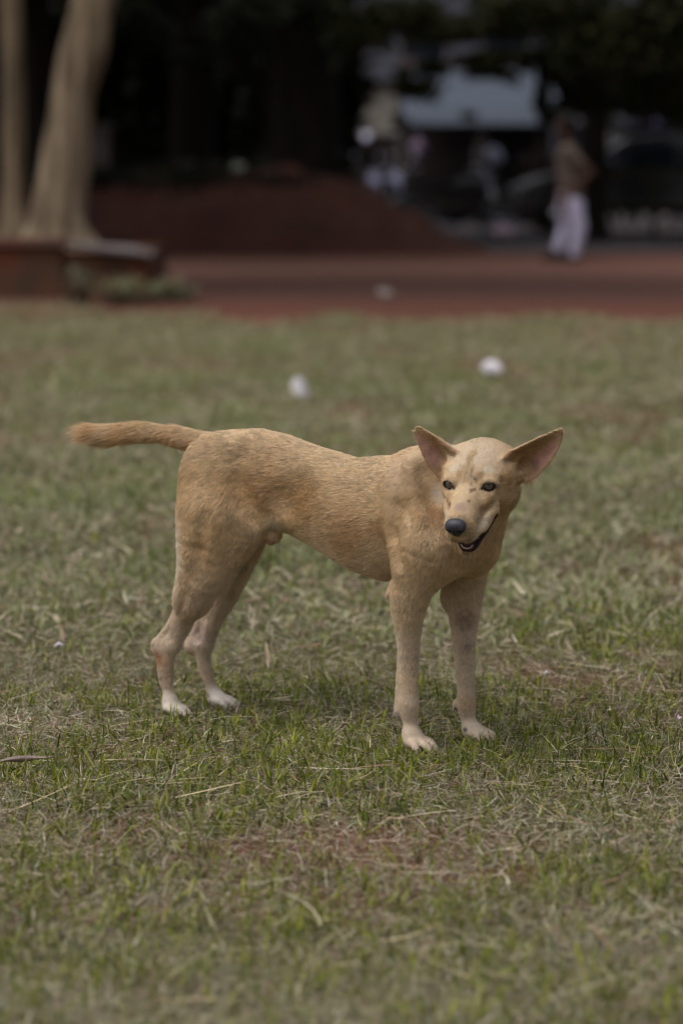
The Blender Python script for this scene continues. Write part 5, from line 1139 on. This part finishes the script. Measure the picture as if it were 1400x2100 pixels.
def dog_zones(Pt):
    """masks: hair length (m), bare-skin weight"""
    P = at
    H = (Pt - HO) @ HM; f, s, t = H[:, 0], H[:, 1], H[:, 2]
    ln = np.full(len(Pt), 0.0085)
    def setl(c, r, v):
        nonlocal ln
        d = np.sqrt(((Pt - c) ** 2).sum(1)) / r; w_ = np.clip(1.3 - d, 0, 1); ln = ln * (1 - w_) + v * w_
    dh = np.sqrt((np.maximum(np.abs(f + 0.01) - 0.07, 0)) ** 2 + np.maximum(np.abs(s) - 0.04, 0) ** 2 + np.maximum(np.abs(t) - 0.04, 0) ** 2)
    w_ = np.clip(1 - dh / 0.035, 0, 1); ln = ln * (1 - w_) + 0.0052 * w_
    muz = sig((f - 0.015) / 0.008) * (dh < 0.02); ln = ln * (1 - muz) + 0.0028 * muz; ln = np.where((f > 0.075) & (dh < 0.02), 0.0013, ln)
    for px, py, Y, r, v in [(835, 1330, 4.1, 0.10, 0.0048), (838, 1480, 4.1, 0.07, 0.0034), (953, 1330, 4.18, 0.11, 0.0048), (960, 1480, 4.18, 0.07, 0.0034),
                            (345, 1340, 4.39, 0.07, 0.0048), (346, 1430, 4.39, 0.06, 0.003), (425, 1340, 4.46, 0.08, 0.0048), (440, 1430, 4.46, 0.06, 0.003),
                            (362, 1130, 4.40, 0.05, 0.019), (362, 1060, 4.41, 0.035, 0.014), (368, 1190, 4.38, 0.03, 0.013),
                            (560, 1078, 4.31, 0.03, 0.015), (556, 1110, 4.32, 0.014, 0.003),
                            (370, 900, 4.43, 0.03, 0.018), (300, 893, 4.455, 0.04, 0.026), (240, 897, 4.47, 0.04, 0.032), (190, 890, 4.48, 0.03, 0.036)]:
        setl(P(px, py, Y), r, v)
    # inside of the ears nearly bare is handled by the caller
    ears = ((np.abs(s) > 0.058) & (t > -0.02) & (f > -0.11) & (f < 0.0)) * 1.0
    ln = np.where(ears > 0, 0.0030, ln)
    ln = np.where(Pt[:, 2] < 0.040, 0.0014, np.where(Pt[:, 2] < 0.055, np.minimum(ln, 0.0024), ln))
    return ln, ears
def skin_material():
    m, t, b = nodes_of('dog_skin')
    a = t.nodes.new('ShaderNodeAttribute'); a.attribute_name = 'coat'
    n = noise(t, 260, 5, 0.7, coords(t, (1, 1, 1)))
    mx = t.nodes.new('ShaderNodeMix'); mx.data_type = 'RGBA'; mx.blend_type = 'MULTIPLY'; mx.inputs['Factor'].default_value = 0.5
    r = ramp(t, [(0.3, (0.6, 0.55, 0.5)), (0.7, (1, 1, 1))], n.outputs['Fac'])
    t.links.new(a.outputs['Color'], mx.inputs['A']); t.links.new(r.outputs[0], mx.inputs['B'])
    t.links.new(mx.outputs['Result'], b.inputs['Base Color']); b.inputs['Roughness'].default_value = 0.6
    b.inputs['Specular IOR Level'].default_value = 0.25
    bp = t.nodes.new('ShaderNodeBump'); bp.inputs['Strength'].default_value = 0.25; bp.inputs['Distance'].default_value = 0.001
    t.links.new(n.outputs['Fac'], bp.inputs['Height']); t.links.new(bp.outputs[0], b.inputs['Normal'])
    return m
def hair_material():
    m, t, b = nodes_of('dog_coat')
    a = t.nodes.new('ShaderNodeAttribute'); a.attribute_name = 'hair_color'
    t.links.new(a.outputs['Color'], b.inputs['Base Color'])
    b.inputs['Roughness'].default_value = 0.42; b.inputs['Specular IOR Level'].default_value = 0.4
    return m
def make_dog(nhair=420000):
    root, org, V, Q, N, S, K = build_dog()
    rng = np.random.default_rng(5)
    h, jp, P = K['h'], K['jp'], K['P']
    lin = lambda r, g, b: np.array([(v / 255) ** 2.2 for v in (r, g, b)])
    H = (V - HO) @ HM; f, s, t = H[:, 0], H[:, 1], H[:, 2]
    col = dog_color(V, N, K['eyes'])
    # bare skin: inside of the ears, lips and mouth, pads, nose bridge end
    bare = np.zeros(len(V))
    for b0, ax, wd, nm, L, prof in K['ears']:
        a_, b_, c_ = (V - b0) @ ax, (V - b0) @ wd, (V - b0) @ nm
        te = a_ / L; mid, W, dep = [np.interp(np.clip(te, 0, 1), prof[:, 0], prof[:, j]) for j in (1, 2, 3)]
        u = (b_ - mid) / W
        on = (te > 0.02) & (te < 0.97) & (np.abs(u) < 1.05) & (np.abs(c_ - dep * u * u) < 0.012) & ((N @ nm) > 0.0)
        var = fbm(V[:, 0] * 120, V[:, 2] * 120, 3)
        m_ = sig((u + 0.02 + 0.6 * (var - 0.5)) / 0.14) * sig((0.86 - np.abs(u)) / 0.05) * sig((te - 0.10) / 0.05) * sig((0.90 - te) / 0.05) * on
        inner = lin(184, 140, 128)[None] * (0.6 + 0.7 * var)[:, None] * (1 - 0.45 * np.exp(-((te - 0.18) / 0.12) ** 2))[:, None]
        col = col * (1 - m_[:, None]) + inner * m_[:, None]; bare = np.maximum(bare, 0.85 * m_)
        br = on * (1 - m_) * sig((0.75 - te) / 0.1) * sig((0.9 - np.abs(u)) / 0.1); col = col * (1 - 0.7 * br[:, None]) + lin(150, 108, 62) * 0.7 * br[:, None]
        rim = on * sig((np.abs(u) - 0.9) / 0.03); col = col * (1 - 0.6 * rim[:, None]) + lin(196, 158, 128) * 0.6 * rim[:, None]
    # mouth: cavity walls between upper lips and lower jaw
    JO = jp(0, 0, 0); J = (V - JO) @ K['JM']; jf, js, jt = J[:, 0], J[:, 1], J[:, 2]
    lipl = (jf > -0.004) & (jf < 0.095) & (np.abs(js) < 0.048) & (jt > -0.0070) & (t < -0.0485) & (np.abs(s) < 0.032)
    upper_in = (f > 0.0) & (f < 0.1) & (np.abs(s) < 0.030) & (t < -0.0565) & (jt > 0.0)
    lipd = lin(52, 40, 46)
    m_ = (lipl | upper_in) & (f > -0.01)
    col[m_] = lipd; bare[m_] = 1.0
    gum = (jf > 0.01) & (jf < 0.08) & (np.abs(js) < 0.0115) & (jt < 0.003) & (jt > -0.008) & (N @ HT > 0.2)
    col[gum] = lin(120, 70, 78)
    upn = upper_in & (np.abs(s) < 0.012); col[upn] = lin(90, 48, 56)
    nose_root = (f > 0.090) & (np.abs(s) < 0.016) & (t > -0.022); bare[nose_root] = 1
    for sp_, EM in K['eyes'].values():
        q = (V - sp_) @ EM; bare[(np.sqrt((q[:, 0] / 0.02) ** 2 + (q[:, 1] / 0.0132) ** 2 + (q[:, 2] / 0.0096) ** 2) < 1.0)] = 1
    bare[V[:, 2] < 0.008] = 1
    for sg in (-1, 1):
        lp = np.array([K['jp'](0.046, 0.0235 * sg, 0), K['jp'](0.026, 0.0330 * sg, 0.005), K['jp'](0.016, 0.0385 * sg, 0.0115), K['jp'](0.012, 0.0405 * sg, 0.015)])
        lp = np.array([np.interp(np.linspace(0, 3, 25), range(4), lp[:, c_]) for c_ in range(3)]).T
        dl = np.sqrt(((V[:, None] - lp[None]) ** 2).sum(2)).min(1); m_ = dl < 0.0068; col[m_] = lipd; bare[dl < 0.0092] = 1.0
    sheath = ((V - P(556, 1110, 4.32)) ** 2).sum(1) < 0.013 ** 2; bare[sheath] = 0.7
    body = mesh_obj('body', V, Q, skin_material(), root, True, org); body.location = (0, 0, 0)
    col_attr(body.data, 'coat', col * np.where(bare[:, None] > 0.5, 1.0, 0.8))
    # ---- coat: hairs rooted on the skin, lying along the flow
    A, B, Cc, D = (V[Q[:, i]] for i in range(4))
    ar = 0.5 * np.linalg.norm(np.cross(Cc - A, D - B), axis=1)
    fc = (A + B + Cc + D) / 4
    Hf = (fc - HO) @ HM
    dens = 1.0 + 0.9 * ((np.abs(Hf[:, 1]) < 0.07) & (Hf[:, 0] > -0.12) & (Hf[:, 0] < 0.12) & (np.abs(Hf[:, 2]) < 0.08))
    tocam = (N[Q[:, 0]] * ((np.array((0, 0, 1.0)) - fc))).sum(1)
    dens = dens * np.where(tocam < -0.9, 0.35, 1.0)
    wgt = ar * dens * (1 - bare[Q].mean(1)); wgt /= wgt.sum()
    fi = rng.choice(len(Q), nhair, p=wgt)
    u, v = rng.random(nhair), rng.random(nhair)
    q4 = Q[fi]; wq = [(1 - u) * (1 - v), u * (1 - v), u * v, (1 - u) * v]
    rt = sum(w_[:, None] * V[q4[:, i]] for i, w_ in enumerate(wq)).astype(float)
    nn = sum(w_[:, None] * N[q4[:, i]] for i, w_ in enumerate(wq)); nn /= np.linalg.norm(nn, axis=1)[:, None]
    cc = sum(w_[:, None] * col[q4[:, i]] for i, w_ in enumerate(wq))
    fl = dog_flow(rt)
    ln, ears = dog_zones(rt)
    # tufts: neighbouring hairs share a lean, so the coat breaks into small locks
    def cell(sc_, sd):
        k = np.floor(rt * sc_ + 0.35 * np.sin(rt[:, [1, 2, 0]] * sc_ * 1.7)).astype(np.int64)
        n = (k[:, 0] * 73856093 ^ k[:, 1] * 19349663 ^ k[:, 2] * 83492791 ^ sd * 9176) & 0x7fffffff
        n = ((n ^ (n >> 13)) * 1274126177) & 0x7fffffff
        r1 = ((n >> 3) & 1023) / 1023.0 - 0.5; r2 = ((n >> 13) & 1023) / 1023.0 - 0.5; r3 = ((n >> 7) & 1023) / 1023.0 - 0.5
        return np.stack((r1, r2, r3), 1)
    c1, c2 = cell(190, 1), cell(90, 2)
    wv = np.stack((fbm(rt[:, 0] * 22, rt[:, 2] * 22, 1), fbm(rt[:, 1] * 22, rt[:, 2] * 22, 2), fbm(rt[:, 0] * 22, rt[:, 2] * 22, 9)), 1) - 0.5
    d = fl + 0.17 * c1 + 0.12 * c2 + 0.5 * wv + 0.11 * rng.normal(size=(nhair, 3))
    d -= nn * (d * nn).sum(1)[:, None]; d /= np.maximum(np.linalg.norm(d, axis=1), 1e-6)[:, None]
    lift = np.clip(0.28 + 0.10 * c1[:, 1] + 0.06 * rng.normal(size=nhair) + 0.22 * (rt[:, 0] < at(415, 900, 4.42)[0]) * (rt[:, 2] > 0.46), 0.08, 0.9)[:, None]
    ln = ln * np.clip(1 + 0.28 * rng.normal(size=nhair) + 0.3 * c1[:, 0], 0.35, 1.8)
    l3 = ln[:, None]
    g_ = np.array((0, 0, -0.12))
    p0 = rt - nn * 0.0006
    d1 = nn * (lift + 0.25) + d; d1 /= np.linalg.norm(d1, axis=1)[:, None]
    d2 = nn * lift * 0.7 + d + g_; d2 /= np.linalg.norm(d2, axis=1)[:, None]
    d3 = nn * lift * 0.15 + d + g_ * 1.6 + 0.25 * c1; d3 /= np.linalg.norm(d3, axis=1)[:, None]
    p1 = p0 + d1 * l3 * 0.33; p2 = p1 + d2 * l3 * 0.34; p3 = p2 + d3 * l3 * 0.33
    pos = np.stack((p0, p1, p2, p3), 1).reshape(-1, 3) - org
    rad = np.tile(np.array((0.00021, 0.00020, 0.00015, 0.00004)), (nhair, 1)) * np.clip(0.55 + l3 / 0.018, 0.6, 1.3) * np.clip(1 + 0.2 * rng.normal(size=(nhair, 1)), 0.5, 1.6)
    pf = np.cross(fl, nn); lock = fbm((rt * pf).sum(1) * 230 + 7 * wv[:, 0], (rt * fl).sum(1) * 60, 41, 3)
    # each hair and each lock its own tone
    tone = np.clip(1.10 + 0.09 * rng.normal(size=nhair) + 0.20 * c1[:, 2] + 0.14 * c2[:, 0] + 0.16 * (fbm(rt[:, 0] * 14, rt[:, 2] * 14, 5) - 0.5) + 1.15 * (lock - 0.5) + 0.5 * (fbm(rt[:, 0] * 90, rt[:, 2] * 150, 6, 3) - 0.5), 0.6, 2.1)[:, None]
    warm = (0.04 * rng.normal(size=nhair) + 0.05 * c1[:, 0])[:, None]
    hc = cc * tone * (1 + warm * np.array((0.15, -0.1, -0.9)))
    hc = hc / np.maximum(1, hc.max(1) / 0.80)[:, None]; pale = rng.random(nhair) < 0.05; hc[pale] = hc[pale] * 0.6 + 0.22
    cv = bpy.data.hair_curves.new('coat'); cv.add_curves([4] * nhair)
    cv.position_data.foreach_set('vector', pos.astype(np.float32).ravel())
    ra = cv.attributes.get('radius') or cv.attributes.new('radius', 'FLOAT', 'POINT'); ra.data.foreach_set('value', rad.astype(np.float32).ravel())
    ca = cv.attributes.new('hair_color', 'FLOAT_COLOR', 'CURVE'); c4 = np.ones((nhair, 4), np.float32); c4[:, :3] = np.clip(hc, 0, 1); ca.data.foreach_set('color', c4.ravel())
    cv.materials.append(hair_material())
    co = bpy.data.objects.new('coat', cv); link(co, root)
    # ---- eyes
    def eye(sg):
        sp_, EM = K['eyes'][sg]; c = sp_ - EM[:, 0] * 0.0064
        look = unit(np.array((0.0, 0.0, 1.0)) * 0.12 + unit(np.array((-0.15, 0.0, 0.9)) - c) + HS * 0.10 * sg)
        bm = bmesh.new(); bmesh.ops.create_uvsphere(bm, u_segments=40, v_segments=28, radius=0.0108)
        mat_, t_, b_ = nodes_of('dog_eye') if 'dog_eye' not in bpy.data.materials else (bpy.data.materials['dog_eye'], None, None)
        if t_:
            tc = t_.nodes.new('ShaderNodeTexCoord'); sp = t_.nodes.new('ShaderNodeSeparateXYZ'); t_.links.new(tc.outputs['Object'], sp.inputs[0])
            rr = ramp(t_, [(0.0, (0.05, 0.035, 0.03)), (0.74, (0.12, 0.09, 0.07)), (0.775, (0.02, 0.016, 0.015)), (0.80, (0.085, 0.068, 0.052)), (0.92, (0.14, 0.115, 0.09)), (0.935, (0.004, 0.004, 0.004))], sp.outputs['Z'])
            mp = t_.nodes.new('ShaderNodeMath'); mp.operation = 'MULTIPLY'; mp.inputs[1].default_value = 1 / 0.0108
            t_.links.new(sp.outputs['Z'], mp.inputs[0]); t_.links.new(mp.outputs[0], rr.inputs[0])
            t_.links.new(rr.outputs[0], b_.inputs['Base Color']); b_.inputs['Roughness'].default_value = 0.04
            b_.inputs['Coat Weight'].default_value = 1.0; b_.inputs['Coat Roughness'].default_value = 0.02
        me = bpy.data.meshes.new('eye'); bm.to_mesh(me); bm.free(); me.polygons.foreach_set('use_smooth', [True] * len(me.polygons)); me.materials.append(mat_)
        o = bpy.data.objects.new('eye', me); o.location = tuple(c - org); o.rotation_euler = Vector(look).to_track_quat('Z', 'Y').to_euler(); link(o, root)
    eye(-1); eye(1)
    # ---- nose leather
    c = h(0.0965, 0, -0.0125)
    G = Solid(*[np.arange(c[i] - 0.034, c[i] + 0.034, 0.0008) for i in range(3)])
    G.ell(h(0.0945, 0, -0.0085), (0.0110, 0.0180, 0.0100), HM, 0.004)
    G.ell(h(0.0970, 0, -0.0160), (0.0090, 0.0130, 0.0125), HM, 0.006)
    G.ell(h(0.0930, 0, -0.0240), (0.0080, 0.0070, 0.0080), HM, 0.005)
    for sg in (-1, 1):
        G.ell(h(0.0975, 0.0105 * sg, -0.0125), (0.0085, 0.0070, 0.0080), HM, 0.003)
        G.ell(h(0.1035, 0.0085 * sg, -0.0150), (0.0060, 0.0036, 0.0026), HM, 0.002, 'cut')
        G.ell(h(0.1000, 0.0150 * sg, -0.0165), (0.0060, 0.0045, 0.0013), HM, 0.0015, 'cut')
    G.ell(h(0.1060, 0, -0.0185), (0.0060, 0.0007, 0.0080), HM, 0.001, 'cut')
    nv, nq = G.skin(1)
    mt, t_, b_ = nodes_of('nose_leather'); n_ = t_.nodes.new('ShaderNodeTexVoronoi'); n_.inputs['Scale'].default_value = 900; t_.links.new(coords(t_), n_.inputs['Vector'])
    b_.inputs['Base Color'].default_value = (0.034, 0.033, 0.042, 1); b_.inputs['Roughness'].default_value = 0.48
    bp = t_.nodes.new('ShaderNodeBump'); bp.inputs['Strength'].default_value = 0.5; bp.inputs['Distance'].default_value = 0.0005
    t_.links.new(n_.outputs['Distance'], bp.inputs['Height']); t_.links.new(bp.outputs[0], b_.inputs['Normal'])
    mesh_obj('nose', nv, nq, mt, root, True, org).location = (0, 0, 0)
    mt, t_, b_ = nodes_of('claw_horn'); b_.inputs['Base Color'].default_value = (0.10, 0.085, 0.08, 1); b_.inputs['Roughness'].default_value = 0.4
    for a, b in K['claws']:
        ax_ = b - a; u_ = unit(np.cross(ax_, (0, 0, 1))); w2 = np.cross(unit(ax_), u_); V_, F_ = [], []
        for i_, (f_, r_) in enumerate([(-0.3, 0.0022), (0.25, 0.0020), (0.7, 0.0012), (1.0, 0.0002)]):
            for k_ in range(8): th = k_ * math.pi / 4; V_.append(a + ax_ * f_ + (u_ * math.cos(th) + w2 * math.sin(th)) * r_ + np.array((0, 0, 0.0012 * math.sin(math.pi * max(0, f_)))))
        for i_ in range(3):
            for k_ in range(8): F_.append((8 * i_ + k_, 8 * i_ + (k_ + 1) % 8, 8 * i_ + 8 + (k_ + 1) % 8, 8 * i_ + 8 + k_))
        mesh_obj('claw', V_, F_, mt, root, True, org).location = (0, 0, 0)
    # ---- teeth and tongue
    tv, tf = [], []
    for k in range(-5, 6):
        an = k / 5 * R(62); big = 1.0 if abs(k) < 3 else (1.7 if abs(k) == 4 else 1.1)
        b0 = np.array((0.0665 + 0.0125 * math.cos(an), 0.0125 * math.sin(an) * 0.95, -0.0025))
        rr, hh = 0.00125, 0.0045 * (0.9 if big == 1 else big * 0.95)
        n0 = len(tv)
        for lv, (zz, sc_) in enumerate([(0, 0.9), (0.35, 1.1), (0.75, 0.9), (1.0, 0.35 if abs(k) > 3 else 0.75)]):
            for a in range(8):
                th = a * math.pi / 4; tv.append(jp(b0[0] + rr * sc_ * math.cos(th) * 0.8, b0[1] + rr * sc_ * math.sin(th), b0[2] + hh * zz))
        for lv in range(3):
            for a in range(8): tf.append((n0 + lv * 8 + a, n0 + lv * 8 + (a + 1) % 8, n0 + lv * 8 + 8 + (a + 1) % 8, n0 + lv * 8 + 8 + a))
        tf.append(tuple(n0 + 24 + a for a in range(8)))
    mt, t_, b_ = nodes_of('tooth'); b_.inputs['Base Color'].default_value = (0.75, 0.70, 0.62, 1); b_.inputs['Roughness'].default_value = 0.25
    mesh_obj('teeth', tv, tf, mt, root, True, org).location = (0, 0, 0)
    c = jp(0.04, 0, 0)
    G = Solid(*[np.arange(c[i] - 0.055, c[i] + 0.055, 0.0016) for i in range(3)])
    G.ell(jp(0.038, 0, -0.0015), (0.032, 0.0105, 0.0038), K['JM'], 0.003)
    nv, nq = G.skin(1)
    mt, t_, b_ = nodes_of('tongue_flesh'); b_.inputs['Base Color'].default_value = (0.30, 0.11, 0.12, 1); b_.inputs['Roughness'].default_value = 0.35
    mesh_obj('tongue', nv, nq, mt, root, True, org).location = (0, 0, 0)
    return root
make_dog(680000)
